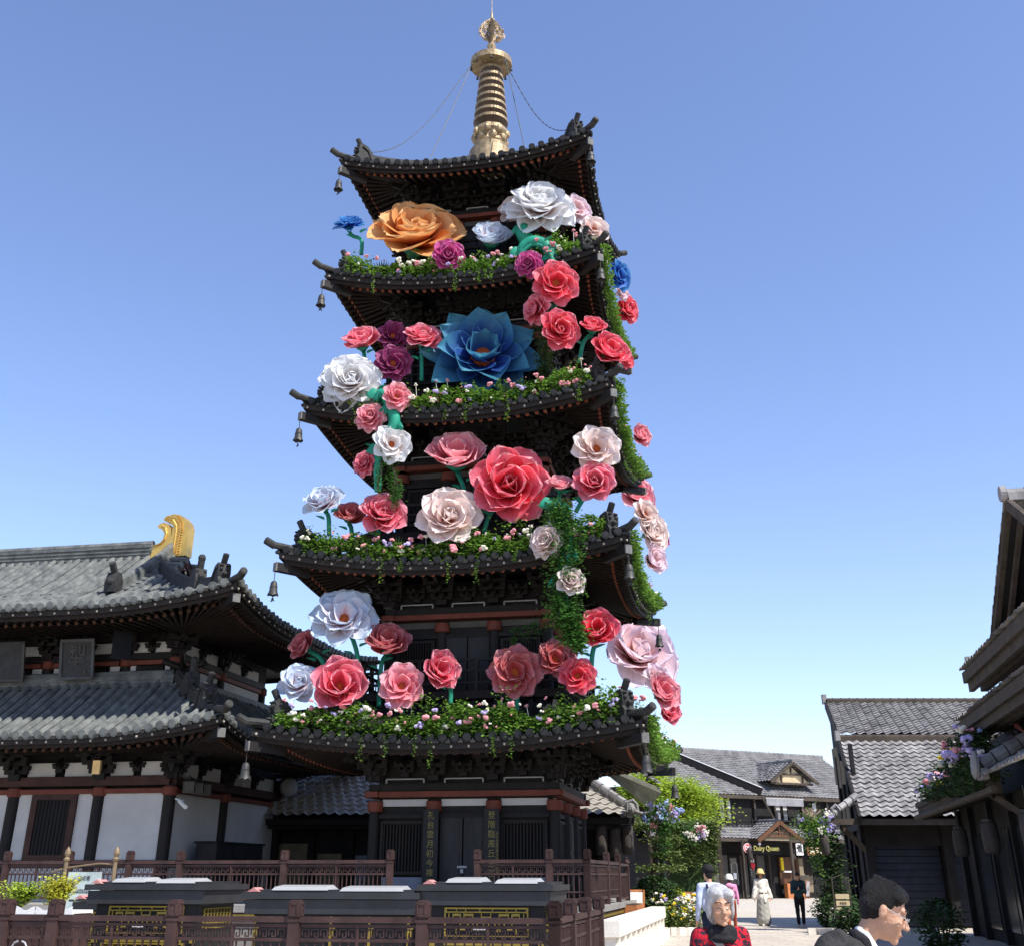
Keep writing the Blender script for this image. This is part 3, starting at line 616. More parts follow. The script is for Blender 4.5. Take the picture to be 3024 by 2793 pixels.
# cabinet, lights and camera by the corner column
cb = thing('equipment_cabinet', 'black equipment cabinet standing against the hall\'s shaded side wall', 'cabinet', MH @ Vector((.75, 2.6, .9)), YAW)
m_ = MB(); m_.box((0, 0, .7), (.6, 3.2, 1.4)); m_.build('cabinet_body', M['black'], cb); MB().box((0, 0, 1.42), (.7, 3.3, .05)).build('cabinet_top', M['dwall'], cb)
m_ = MB()
for y in (-1.55, -.5, .5, 1.55): m_.box((.31, y, .7), (.02, .05, 1.3))
m_.build('door_seams', M['dwall'], cb)
for q, (v_, nm) in enumerate(((-.05, 'nearest'), (.5, 'middle'), (1.0, 'farthest'))):
    fl = thing('flood_light', 'grey box floodlight on the hall corner, %s of the row of three' % nm, 'floodlight', MH @ Vector((.55, v_, 3.65)), YAW, 'floodlights on the hall corner')
    MB().box((0, 0, 0), (.3, .16, .3), .3, .3).build('housing', M['bell'], fl); MB().box((.06, -.1, 0), (.24, .02, .24), .3, .3).build('lens', M['gwall'], fl); MB().tube([(0, 0, .15), (-.3, 0, .3)], .02, 6).build('bracket', M['bell'], fl)
cam_ = thing('security_camera', 'white bullet security camera on the corner column of the temple hall', 'security camera', MH @ Vector((.42, .0, 3.25)), YAW)
MB().tube([(-.12, 0, .05), (.2, -.25, -.12)], .055, 10).build('camera_body', M['white'], cam_); MB().tube([(-.25, 0, .1), (0, 0, .05)], .02, 6).build('bracket', M['white'], cam_)
spk = thing('wall_speaker', 'small yellowish box lamp under the hall eave above a column', 'lamp', MH @ Vector((-1.75, -.9, 4.1)), YAW); MB().box((0, 0, .0), (.2, .14, .34), .2, .1).build('housing', M['gold'], spk); MB().tube([(0, 0, .15), (0, .1, .35)], .015, 6).build('hanger', M['bell'], spk)
dsh = thing('round_lamp', 'pale round lamp fixed high on the hall\'s rear side column', 'lamp', MH @ Vector((.5, 7.3, 4.1)), YAW); MB().sphere((0, 0, 0), .3, 14, 10, (1, 1, 1)).build('shade', M['grey'], dsh, True); MB().tube([(0, 0, .2), (-.4, .2, .5)], .02, 6).build('arm', M['bell'], dsh)
# ================================================================== scalloped tile roofs
def tile_sheet(mb, A, B, C, D, tw=.3, tc=.26, amp=.05, step=.045, sam=6, skew=0):
    """A eave left, B eave right, C top right, D top left"""
    A, B, C, D = map(Vector, (A, B, C, D)); nx = max(1, round((B-A).length/tw)); ny = max(1, round((D-A).length/tc)); n_ = (B-A).cross(D-A).normalized()
    up = (D-A)/ny; G = []; rj = random.Random(nx*31+ny)
    for j in range(ny):
        jit = [rj.gauss(0, step*.16) for _ in range(nx+2)]
        for e in (0, 1):
            t = (j+e)/ny; row = []
            L = A.lerp(D, t); Rr = B.lerp(C, t)
            for i in range(nx*sam+1):
                u = i/sam; ph = u % 1.0; h = amp*(.5+.5*math.cos(2*math.pi*(ph**.75)))
                row.append(L.lerp(Rr, i/(nx*sam)) + n_*(h + step*(1-e) + jit[int(u+.999)]) - up*(.10*(1-e)*math.sin(math.pi*ph)))
            G.append(row)
    mb.grid(G); return mb
def ridge_tiles(mb, p, q, r_=.13, h=.3, th=.22, seg=.33):
    p = Vector(p); q = Vector(q); mb.beam(p+EZ*h/2, q+EZ*h/2, th, h); n = max(1, int((q-p).length/seg)); d = (q-p)/n
    for i in range(n): mb.tube([p+d*i+EZ*(h), p+d*(i+.93)+EZ*h], r_, 8); mb.tube([p+d*(i+.9)+EZ*h, p+d*(i+1)+EZ*h], r_*1.2, 8)
    return mb
# ---- low building behind the pagoda
BB = thing('rear_building', 'low dark building behind the pagoda with a strip of sunlit scalloped roof tiles', 'building', at(1245, 1592, 38.5)*1, -.08)
BB.location.z = 0
for (x0, x1) in ((-16, .0),):
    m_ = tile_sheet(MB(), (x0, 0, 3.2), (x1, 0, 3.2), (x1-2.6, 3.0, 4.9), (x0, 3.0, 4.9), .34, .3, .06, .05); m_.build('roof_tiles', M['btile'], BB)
m_ = MB(); m_.grid([[Vector((0, 0, 3.2)), Vector((-2.6, 3, 4.9))], [Vector((0, 5, 3.2)), Vector((-2.6, 5, 4.9))]]); m_.build('roof_end', M['rtile'], BB)
m_ = MB(); n = 9
for i in range(n):
    p = Vector((-.1, .1, 3.38)).lerp(Vector((-2.3, 2.6, 4.95)), i/n); q = Vector((-.1, .1, 3.38)).lerp(Vector((-2.3, 2.6, 4.95)), (i+.9)/n); m_.tube([p, q], [.13, .11], 8)
m_.build('hip_ridge', M['rtile'], BB)
m_ = MB(); m_.tube([(.02, -.1, 3.25), (.0, -.1, 3.5), (-.12, -.1, 3.62), (-.3, -.1, 3.55), (-.3, -.1, 3.3)], .05, 8); m_.tube([(-.05, -.12, 3.3), (.2, -.15, 3.22), (.45, -.2, 3.3)], [.06, .05, .015], 8); m_.sphere((-.15, -.1, 3.35), .13, 8, 6); m_.build('ridge_end_tile', M['rtile'], BB)
MB().bx(-16, -.1, .15, .3, 2.95, 3.14).build('eave_beam', M['dwall'], BB)
MB().bx(-16, -.5, 1.6, 6, .2, 3.9).build('wall', M['dwall'], BB)
MB().bx(-16, -.3, .35, 1.6, 2.85, 2.93).build('eave_soffit', M['dwall'], BB)
for x in (-15, -11.95, -10.6, -9.3, -2.6, -1.2): MB().bx(x-.09, x+.09, 1.4, 1.6, 0, 3.1).build('post', M['dwall'], BB)
for x0, x1, z0, z1, mm in ((-11.75, -10.75, 0.9, 2.45, 'cream2'), (-10.4, -9.6, .9, 2.15, 'cream2'), (-9.15, -8.7, 1.2, 2.1, 'gblue'), (-2.3, -2.05, 1.0, 2.3, 'cream2')):
    M.setdefault('cream2', mat('dull cream panel', (.2, .165, .11), .9, 0, .15, 3)); MB().bx(x0, x1, 1.56, 1.6, z0, z1).build('wall_panel', M[mm], BB)
# upper roof corner of the same building
m_ = MB(); m_.rings([[Vector((-2.4, 4.0, 5.6)), Vector((-2.4, 4.0, 5.45)), Vector((-1.4, 4.0, 5.05)), Vector((-1.4, 4.0, 5.2))], [Vector((.9, 3.0, 4.15)), Vector((.9, 3.0, 4.0)), Vector((.5, 3.6, 3.55)), Vector((.5, 3.6, 3.7))]]); m_.build('verge_soffit', mat('grey green soffit board', (.3, .3, .22), .8), BB)
m_ = tile_sheet(MB(), (-.9, 3.9, 5.3), (.95, 2.95, 4.2), (.4, 5.6, 4.9), (-1.5, 5.8, 5.9), .3, .3); m_.build('upper_roof_tiles', M['rtile'], BB)
# ---- tall end building of the street with the gables (Y about 40)
RB = thing('gabled_shop', 'shop building with two stacked scalloped grey tile roofs at the end of the street', 'shop building', (10.44, 40, 0))
x0, x1 = .8, 15
tile_sheet(MB(), (x0, 0, 3.2), (x1, 0, 3.2), (x1, 3.6, 5.85), (x0+.64, 3.6, 5.85), .33, .27, .06, .05).build('roof_tiles', M['rtile'], RB)
tile_sheet(MB(), (x0+.7, 3.9, 6.1), (x1, 3.9, 6.1), (x1, 8, 7.75), (x0+1.5, 8, 7.75), .33, .27, .06, .05).build('upper_roof_tiles', M['rtile'], RB)
ridge_tiles(MB(), (x0+.6, 3.65, 5.83), (x1, 3.65, 5.83), .07, .2, .2).build('ridge', M['beam'], RB); ridge_tiles(MB(), (x0+1.45, 8, 7.72), (x1, 8, 7.72), .07, .16, .2).build('ridge', M['beam'], RB)
m_ = MB()
for a_, b_ in (((x0, -.05, 3.12), (x0+.62, 3.6, 5.8)), ((x0+.66, 3.85, 6.0), (x0+1.46, 8, 7.68))): m_.beam(a_, b_, .1, .26)
m_.build('barge_board', M['dwall'], RB)
m_ = MB(); m_.box((x0+.58, 3.6, 6.05), (.16, .2, .34)); m_.box((x0+1.42, 8, 7.9), (.16, .2, .36)); m_.build('ridge_end_tile', M['rtile'], RB)
tile_sheet(MB(), (.0, 1.6, 3.2), (0.0, .05, 3.2), (.85, .05, 3.62), (.85, 1.6, 3.62), .33, .27).build('side_roof_tiles', M['rtile'], RB)
m_ = MB(); n = 4
for i in range(n): m_.tube([Vector((.0, .1, 3.32)).lerp(Vector((.95, .5, 3.9)), i/n), Vector((.0, .1, 3.32)).lerp(Vector((.95, .5, 3.9)), (i+.9)/n)], [.12, .1], 8)
m_.tube([(-.02, .05, 3.25), (-.05, .05, 3.45), (.08, .05, 3.56), (.2, .05, 3.42)], .06, 8); m_.build('hip_ridge', M['rtile'], RB)
MB().bx(-.1, x1, .1, .25, 2.98, 3.16).build('eave_beam', M['beam'], RB)
MB().bx(x0+.3, x1, 1.2, 1.4, 2.4, 3.1).build('lintel', M['dwall'], RB)
MB().bx(x0+1.6, x1, 1.75, 8, 0, 4.2).build('wall', M['dwall'], RB); MB().bx(x0+1.62, x1, 4.5, 7.9, 4.2, 6.3).build('upper_wall', M['dwall'], RB); MB().bx(x0, x1, .26, 1.75, 3.05, 3.1).build('eave_soffit', M['dwall'], RB)
# side wall with timber framing and cream infill
m_ = MB(); m_.add([(1.35, 1.8, 0), (2.36, 8.05, 0), (2.36, 8.05, 7.6), (1.7, 4.2, 6.0), (1.6, 3.6, 5.7), (1.35, 1.8, 4.4)], [(0, 1, 2, 3, 4, 5)]); m_.build('side_wall', M['dwall'], RB)
m_ = MB(); 
for (y, z, dy, dz) in ((4.4, 4.9, 1.0, .8), (5.6, 5.0, .9, 1.1), (6.9, 5.3, .9, 1.3), (4.9, 3.6, 1.5, .7)): m_.box((1.31+.16*(y-1.8), y, z), (.04, dy, dz))
m_.build('infill_panel', M['cream2'], RB)
m_ = MB()
for y in (1.9, 3.8, 5.2, 6.7): q_ = 1.24+.16*(y-1.8); m_.bx(q_, q_+.12, y-.08, y+.08, 0, 5.6)
m_.beam((1.3, 1.8, 3.0), (2.3, 8, 3.0), .12, .2);  m_.build('side_framing', M['dwall'], RB)
for x in (1.35, 3.9, 6.5, 9.1, 11.7): MB().bx(x-.14, x+.14, 1.15, 1.43, 0, 3.1).build('pillar', M['dwall'], RB)
for a_, b_ in ((1.5, 3.75), (4.05, 6.35), (6.65, 8.95)):
    MB().bx(a_, b_, 1.38, 1.42, 2.55, 2.8).build('header_panel', M['cream2'], RB)
    m_ = MB(); n = 12
    for q in range(n): m_.bx(a_+.03, b_-.03, 1.5, 1.53-.012*(q % 2), .05+q*2.45/n, .05+(q+.92)*2.45/n)
    m_.build('shutter', mat('blue black shutter', (.018, .022, .034), .5), RB)
m_ = MB(); m_.beam((.3, .5, 2.95), (1.3, 1.3, 2.2), .1, .14); m_.beam((.0, .2, 2.9), (.0, 2.2, 2.9), .1, .16); m_.build('eave_brackets', M['beam'], RB)
# ================================================================== fabric flowers
def petal_mat(name, base, mid, tip, rim=(.85, .78, .74), vein=.35, trans=.42):
    m = bpy.data.materials.new(name); m.use_nodes = True; n = m.node_tree; b = n.nodes['Principled BSDF']; b.inputs['Roughness'].default_value = .55; b.inputs['Specular IOR Level'].default_value = .3
    uv = n.nodes.new('ShaderNodeUVMap'); sp_ = n.nodes.new('ShaderNodeSeparateXYZ'); n.links.new(uv.outputs[0], sp_.inputs[0])
    def math_(op, a, b_=None):
        q = n.nodes.new('ShaderNodeMath'); q.operation = op
        for i, v in enumerate((a, b_)):
            if v is None: continue
            if isinstance(v, (int, float)): q.inputs[i].default_value = v
            else: n.links.new(v, q.inputs[i])
        return q.outputs[0]
    tc = n.nodes.new('ShaderNodeTexCoord'); nz = n.nodes.new('ShaderNodeTexNoise'); nz.inputs['Scale'].default_value = 3.5; nz.inputs['Detail'].default_value = 3; n.links.new(tc.outputs['Object'], nz.inputs[0])
    t = math_('ADD', sp_.outputs[1], math_('MULTIPLY', math_('SUBTRACT', nz.outputs[0], .5), .5))
    cr = n.nodes.new('ShaderNodeValToRGB'); e = cr.color_ramp.elements; e[0].position = .12; e[0].color = (*base, 1); e[1].position = .92; e[1].color = (*tip, 1); q = e.new(.5); q.color = (*mid, 1)
    n.links.new(t, cr.inputs[0])
    # sewn ribs
    ux = math_('SUBTRACT', sp_.outputs[0], .5); wv = math_('ABSOLUTE', math_('SINE', math_('MULTIPLY', ux, 9.42)))
    rib = math_('LESS_THAN', wv, .055)
    mx = n.nodes.new('ShaderNodeMix'); mx.data_type = 'RGBA'; n.links.new(math_('MULTIPLY', rib, vein), mx.inputs[0]); n.links.new(cr.outputs[0], mx.inputs[6]); mx.inputs[7].default_value = (base[0]*.35, base[1]*.3, base[2]*.3, 1)
    edge = math_('GREATER_THAN', math_('MAXIMUM', sp_.outputs[1], math_('MULTIPLY', math_('ABSOLUTE', ux), 2.0)), .962)
    m2 = n.nodes.new('ShaderNodeMix'); m2.data_type = 'RGBA'; n.links.new(math_('MULTIPLY', edge, .6), m2.inputs[0]); n.links.new(mx.outputs[2], m2.inputs[6]); m2.inputs[7].default_value = (*rim, 1)
    n.links.new(m2.outputs[2], b.inputs['Base Color'])
    tr = n.nodes.new('ShaderNodeBsdfTranslucent'); ms = n.nodes.new('ShaderNodeMixShader'); ms.inputs[0].default_value = trans
    n.links.new(m2.outputs[2], tr.inputs[0]); n.links.new(b.outputs[0], ms.inputs[1]); n.links.new(tr.outputs[0], ms.inputs[2]); n.links.new(ms.outputs[0], n.nodes['Material Output'].inputs[0])
    return m
PM = {
 'orange': petal_mat('orange petal fabric', (.62, .07, .03), (.72, .25, .06), (.76, .46, .2), (.7, .4, .18), .3, .35),
 'blue': petal_mat('royal blue petal fabric', (.01, .03, .3), (.015, .08, .45), (.08, .3, .65), (.2, .4, .7)),
 'lotus': petal_mat('blue lotus petal fabric', (.015, .02, .3), (.025, .1, .32), (.08, .3, .42), (.08, .26, .38), .2),
 'magenta': petal_mat('magenta petal fabric', (.3, .01, .1), (.5, .035, .22), (.6, .1, .33), (.7, .45, .55)),
 'plum': petal_mat('plum petal fabric', (.16, .01, .06), (.25, .02, .11), (.32, .05, .17), (.5, .3, .36)),
 'white': petal_mat('white petal fabric', (.75, .42, .38), (.8, .76, .74), (.76, .8, .84), (.85, .85, .85), .25, .4),
 'blush': petal_mat('blush white petal fabric', (.66, .2, .16), (.82, .64, .58), (.86, .78, .76), (.82, .7, .68), .35, .4),
 'ice': petal_mat('ice blue white petal fabric', (.7, .25, .25), (.72, .68, .74), (.5, .62, .76), (.7, .78, .85), .3, .35),
 'rose': petal_mat('rose pink petal fabric', (.56, .02, .03), (.74, .09, .14), (.83, .28, .37), (.8, .58, .58)),
 'red': petal_mat('coral red petal fabric', (.5, .008, .008), (.74, .04, .07), (.83, .17, .24), (.8, .5, .5)),
 'pink': petal_mat('soft pink petal fabric', (.66, .05, .08), (.8, .22, .28), (.85, .42, .48), (.85, .7, .7)),
 'dusk': petal_mat('dusty pink petal fabric', (.4, .035, .03), (.5, .08, .085), (.58, .2, .22), (.62, .4, .4)),
 'lav': petal_mat('pink lavender petal fabric', (.78, .34, .28), (.85, .64, .64), (.8, .68, .78), (.86, .76, .82), .3, .48),
}
STY = {  # (count, length, tilt, curl, half width, pointed)
 'peony': ([(7, 1.0, 68, 10, .46, 0), (6, .88, 54, -8, .46, 0), (5, .72, 40, -22, .42, 0), (4, .5, 26, -34, .3, 0)], .17),
 'open': ([(8, 1.0, 72, 12, .43, 0), (6, .84, 60, -6, .44, 0), (5, .6, 46, -20, .36, 0)], .21),
 'dense': ([(9, 1.0, 78, 20, .4, 0), (8, .94, 64, 8, .4, 0), (7, .85, 50, -4, .4, 0), (6, .7, 38, -16, .36, 0), (4, .5, 24, -28, .28, 0)], .1),
 'lotus': ([(8, 1.08, 82, -8, .42, 1), (8, .95, 62, -16, .42, 1), (6, .6, 42, -34, .34, 1)], .24),
 'cup': ([(6, 1.0, 66, -20, .5, 0), (6, .9, 52, -28, .48, 0), (4, .7, 36, -34, .4, 0)], .17),
}
PCACHE = {}
def petal_mesh(n, L, tilt, curl, W_, pt, pal, var):
    key = (L, tilt, curl, W_, pt, pal, var)
    if key in PCACHE: return PCACHE[key]
    r_ = random.Random(hash((L, tilt, curl, var)) & 0xffff); NU, NT = 10, 12
    ph, ph2, wob = r_.random()*6, r_.random()*6, .012+.022*r_.random(); tl = tilt + r_.uniform(-7, 7); cl = curl + r_.uniform(-8, 10); bend = r_.uniform(-.07, .07)
    cent = [(0, 0)]; nt_ = 30
    for i in range(nt_):
        a = R(tl + cl*((i+.5)/nt_)**1.4); x, h = cent[-1]; cent.append((x + L/nt_*math.sin(a), h + L/nt_*math.cos(a)))
    v, uv = [], []
    for j in range(NT+1):
        t = j/NT
        if pt: w_ = W_*(.25+.75*math.sin(math.pi/2*min(1, t/.55)))*(1 if t < .5 else max(0.0, 1-((t-.5)/.5)**1.7))
        else: w_ = W_*(.25+.75*math.sin(math.pi/2*min(1, t/.6)))*(1 if t < .6 else math.sqrt(max(0.0, 1-((t-.6)/.405)**2.1)))
        for i in range(NU+1):
            u = -1+2*i/NU
            tt = t*(1 - (.05*u*u if not pt else 0)*(t) + (.028*math.cos(u*9+ph)*t*t if not pt else 0)); q = min(nt_-1e-3, tt*nt_); k = int(q); f_ = q-k
            x = cent[k][0]*(1-f_)+cent[k+1][0]*f_; h = cent[k][1]*(1-f_)+cent[k+1][1]*f_
            a = R(tl + cl*tt**1.4); nx, nh = -math.cos(a), math.sin(a)
            off = .62*w_*u*u*(1-.4*t) + (u*w_*.17 if not pt else 0) + wob*math.sin(u*4.2+ph2+t*3)*t*t*L + bend*u*t*t*.3
            v.append((x + nx*off, u*w_*(1-.1*abs(u)), h + nh*off)); uv.append((u*.5+.5, t))
    mb = MB(); mb.v = v; mb.f = [(j*(NU+1)+i, j*(NU+1)+i+1, (j+1)*(NU+1)+i+1, (j+1)*(NU+1)+i) for j in range(NT) for i in range(NU)]; mb.uv = uv
    o = mb.build('petal', PM[pal], None, True); me = o.data; bpy.data.objects.remove(o); PCACHE[key] = me; return me
FG = 'giant fabric flowers on the pagoda'
def pw(x, y, plane):
    k, off = plane
    n_ = EY if k in 'fb' else EX; P = PC - EY*off if k == 'f' else (PC + EX*off if k == 'r' else PC - EX*off)
    return onp(x, y, P, n_)
def flower(label, x, y, r, pal, sty='peony', plane=('f', 4.0), face=(0, .25), stem=None, asp=None, disc=True, shrink=1.):
    P = pw(x, y, plane); d = P-CAM; px = (d.y*math.cos(TH)+d.z*math.sin(TH))/2204.3; Rw = r*px*shrink*1.17
    f = -d.normalized() + Vector((1, 0, 0))*face[0] + EZ*(face[1]+.2); f.normalize()
    rings, cr = STY[sty]; P = P - f*Rw*.25
    t = thing('fabric_flower', label, 'fabric flower', P, 0, FG); rot = f.to_track_quat('Z', 'Y'); t.rotation_euler = (rot @ Matrix.Rotation(rnd.random()*6, 3, 'Z').to_quaternion()).to_euler(); t.scale = (Rw, Rw, Rw)
    for ri, (n, L, tilt, curl, W_, pt) in enumerate(rings):
        a0 = rnd.random()*6
        for i in range(n):
            me = petal_mesh(n, L, tilt, curl, W_, pt, pal, (i*3+ri) % 5)
            o = bpy.data.objects.new('petal', me); COL.objects.link(o); o.parent = t
            o.rotation_euler = (0, R(rnd.uniform(-4, 4)), a0 + 2*math.pi*i/n + rnd.uniform(-.12, .12)); o.location = (0, 0, .03*ri)
    m_ = MB(); m_.sphere((0, 0, .1), cr, 12, 8, (1, 1, .7)); m_.build('flower_centre', M['disc'], t, True)
    m_ = MB(); m_.lathe([(.05, -.3), (.16, -.12), (.3, .02), (.34, .1)], n=10); m_.build('calyx', M['teal'], t, True)
    if stem:
        inv = (Matrix.Translation(P) @ t.rotation_euler.to_matrix().to_4x4() @ Matrix.Diagonal((Rw, Rw, Rw, 1))).inverted()
        E_ = [pw(sx, sy, (plane[0], plane[1]-.25 if plane[0] == 'f' else plane[1]-.25)) for sx, sy in stem]
        pts = [P - f*Rw*.25] + E_; dense = []
        Q = [pts[0]] + pts + [pts[-1]]
        for i in range(1, len(Q)-2):
            for s_ in range(6):
                u = s_/6; a, b_, c, d_ = Q[i-1], Q[i], Q[i+1], Q[i+2]
                dense.append(.5*((2*b_) + (c-a)*u + (2*a-5*b_+4*c-d_)*u*u + (3*b_-a-3*c+d_)*u**3))
        dense.append(pts[-1])
        m_ = MB(); m_.tube([inv @ p for p in dense], [.06/Rw for _ in dense], 8); m_.build('stem', M['teal'], t, True)
        m_ = MB(); mid = dense[len(dense)//2]
        for s_ in (-1, 1):
            c = mid + Vector((s_*.1, -.1, .1*s_)); e = c + Vector((s_*.2, -.1, .18)); g_ = []
            for q in range(6):
                u = q/5; p = c.lerp(e, u) + Vector((0, 0, -.1*u*u)); w_ = .09*math.sin(math.pi*(u*.9+.07)); g_.append([inv @ (p + Vector((w_*k, -.04*abs(k), 0))) for k in (-1, 0, 1)])
            m_.grid(g_)
        m_.build('leaf', M['teal'], t, True)
    return t
F = lambda i, d=.5: ('f', W5[i]-.42-d)
H_ = lambda i, d=.25: ('f', W5[i]-.42+d)
fl = flower
# --- top balcony (on the fourth roof)
fl('small royal blue flower on a curled teal stem left of the orange peony', 681, 438, 29, 'blue', 'dense', F(3, .3), (-.25, 1.3), [(690, 462), (706, 470), (706, 498)])
fl('giant orange peony opening upward on the top garland, the only orange flower', 815, 462, 93, 'orange', 'peony', F(3, .9), (.0, .75))
fl('bright magenta flower tucked below the giant orange peony', 876, 500, 33, 'magenta', 'peony', F(3, .0), (.1, .2))
fl('white lotus cup with a red heart between the orange and the big white flower', 960, 466, 44, 'ice', 'cup', F(3, .8), (.1, .8))
fl('white flower peeking out behind the left of the topmost big white peony', 1005, 412, 34, 'blush', 'cup', F(3, 1.2), (-.5, .5))
fl('giant creamy white peony at the top right, highest flower on the pagoda', 1056, 404, 66, 'white', 'dense', F(3, .7), (.15, .75), [(1030, 450), (1018, 475), (1025, 500)])
fl('lilac white flower peeking out behind the right of the topmost big white peony', 1126, 407, 33, 'lav', 'open', F(3, 1.5), (.5, .5))
fl('small blush white flower behind the right corner ornament of the fourth roof', 1162, 448, 30, 'blush', 'open', F(3, .9), (.3, .4))
fl('small magenta flower hanging inside the green stem arch on the fourth eave', 1033, 516, 27, 'magenta', 'dense', H_(3), (-.2, .2))
fl('coral red flower, uppermost of the cascade below the green stem arch', 1087, 553, 45, 'red', 'open', H_(3, .4), (.2, .2), [(1082, 520), (1070, 490), (1045, 478), (1025, 490), (1020, 505)])
fl('rose flower turned sideways, left of the cascade below the fourth eave', 1047, 604, 31, 'rose', 'dense', H_(3), (-.9, .2), [(1062, 590), (1075, 570)])
fl('coral red flower, lowest of the cascade below the fourth eave', 1093, 645, 41, 'red', 'peony', H_(3, .3), (.3, .1), [(1085, 600), (1080, 570)])
fl('blue flower on the right side edge under the fourth roof corner', 1210, 540, 31, 'blue', 'open', ('r', 4.35), (.9, .1))
fl('mauve flower directly below the blue one on the pagoda\'s right side', 1216, 572, 17, 'lav', 'open', ('r', 4.3), (.9, .1))
fl('coral flower in the right side ivy between fourth and third roof', 1224, 605, 30, 'red', 'peony', ('r', 4.35), (.9, .2))
# --- fourth storey balcony (on the third roof)
fl('rose red flower at the left end of the row beside the blue lotus', 707, 668, 40, 'rose', 'cup', F(2, .5), (-.25, .9), [(712, 700), (708, 740)])
fl('plum flower, upper of two between the rose flowers left of the lotus', 768, 656, 30, 'plum', 'open', F(2, .9), (.1, .2), [(765, 690), (762, 740)])
fl('plum flower, lower of two left of the lotus', 768, 710, 36, 'plum', 'open', F(2, .4), (0, .15))
fl('rose pink flower on a straight teal stem left of the blue lotus', 826, 660, 38, 'rose', 'peony', F(2, .6), (.1, .8), [(824, 700), (824, 745)])
fl('giant blue lotus with pointed petals in the middle of the pagoda', 944, 690, 100, 'lotus', 'lotus', F(2, 1.0), (.05, .5))
fl('coral red flower on a teal stem near the right end of the third roof garland', 1158, 640, 29, 'red', 'cup', F(2, .3), (.15, .9), [(1140, 670), (1132, 710)])
fl('large coral red flower behind the third roof\'s right corner ornament', 1190, 688, 44, 'red', 'cup', F(2, .3), (.5, .5))
fl('giant white many petalled peony at the left end of the third roof', 686, 745, 57, 'white', 'dense', F(2, -.1), (.0, .3), [(735, 770), (745, 800)])
fl('pink flower with orange centre hanging right of the giant white peony', 776, 775, 29, 'pink', 'open', H_(2), (.3, .2))
fl('rose pink flower hanging on the teal stem under the third eave', 724, 815, 30, 'pink', 'dense', H_(2, .2), (-.2, .3), [(740, 800), (742, 775)])
fl('white flower with red heart hanging on the teal stem left of centre', 766, 868, 38, 'white', 'open', H_(2, .15), (.25, .1), [(745, 840), (752, 800), (742, 768)])
fl('small rose flower, lowest on the hanging teal stem left of centre', 713, 905, 25, 'rose', 'dense', H_(2, .1), (-.5, .2), [(735, 890), (738, 850), (748, 810)])
fl('small blush flower in the right side ivy between third and second roof', 1250, 852, 26, 'pink', 'cup', ('r', 4.5), (.8, .3))
# --- third storey balcony (on the second roof)
fl('large pink flower with tall petals above the blush white flower in the centre', 892, 893, 62, 'pink', 'cup', F(1, .8), (-.05, .75), [(905, 950), (915, 1000)])
fl('giant coral red peony, largest red flower in the middle of the pagoda', 998, 948, 76, 'red', 'peony', F(1, .5), (.05, .1), [(960, 1000), (945, 1040)])
fl('large pale blush flower below the pink one in the centre of the pagoda', 878, 1010, 62, 'blush', 'peony', F(1, .2), (.0, .3))
fl('ice white flower on a thin stem at the left end of the second roof', 632, 980, 41, 'ice', 'peony', F(1, .1), (-.3, .8), [(642, 1010), (643, 1045)])
fl('small dusky rose flower between the ice white and coral ones above the second roof', 684, 1008, 33, 'dusk', 'cup', F(1, .5), (.1, .7), [(686, 1030), (688, 1050)])
fl('coral pink flower above the left part of the second roof garland', 748, 1004, 47, 'rose', 'peony', F(1, .3), (.1, .5), [(740, 1040), (735, 1060)])
fl('pale blush flower with brown heart near the third roof\'s right rafters', 1166, 876, 46, 'blush', 'open', F(1, .3), (.1, .2), [(1150, 930), (1130, 980)])
fl('coral flower below the pale one with the brown heart', 1162, 942, 43, 'rose', 'peony', F(1, .2), (.0, .3), [(1140, 975), (1125, 1000)])
fl('small pink lotus on a straight stem right of the giant coral peony', 1094, 948, 29, 'pink', 'cup', F(1, .4), (.1, 1.2), [(1092, 975), (1090, 1010)])
fl('pink and white flower by the second roof\'s right corner ornament', 1240, 966, 44, 'pink', 'peony', ('r', 3.9), (.6, .4))
fl('blush flower above the second roof\'s right side ivy', 1274, 1040, 42, 'blush', 'peony', ('r', 4.5), (.9, .2))
fl('pinkish white flower lower down on the second roof\'s right side', 1276, 1092, 33, 'lav', 'cup', ('r', 4.5), (.9, .1))
fl('deep pink flower edge sticking out at the far right above the second roof', 1290, 1052, 22, 'magenta', 'cup', ('r', 4.6), (1, .1))
fl('pale pink flower hanging right of the thick green stem\'s top', 1067, 1056, 33, 'blush', 'dense', H_(1, .3), (-.4, .2))
fl('pale pink flower halfway down the vine covered green stem', 1115, 1135, 29, 'blush', 'peony', H_(1, .4), (.3, .2))
# --- second storey balcony (on the lowest roof)
fl('large ice white flower with red centre, upper left of the lowest garland', 672, 1205, 62, 'ice', 'open', F(0, .7), (-.05, .45), [(690, 1250), (700, 1300), (690, 1370)])
fl('dusky pink flower seen from the side above the left end of the lowest roof', 593, 1262, 32, 'dusk', 'cup', F(0, .9), (-.8, .4), [(625, 1285), (640, 1310)])
fl('dusky rose flower right of the large ice white one', 757, 1257, 48, 'dusk', 'cup', F(0, 1.0), (.05, .8), [(745, 1300), (740, 1380)])
fl('ice white flower beside the left end ornament of the lowest roof', 584, 1335, 40, 'ice', 'peony', F(0, .4), (-.1, .35))
fl('large coral flower left of centre just above the lowest garland', 664, 1338, 58, 'rose', 'cup', F(0, .3), (.0, .2))
fl('pink flower with orange centre above the lowest garland, left of the door axis', 785, 1338, 43, 'pink', 'open', F(0, .2), (-.05, .15), [(785, 1375), (787, 1395)])
fl('coral flower turned to the right above the lowest garland', 859, 1310, 44, 'rose', 'cup', F(0, .6), (.6, .25), [(878, 1340), (880, 1375)])
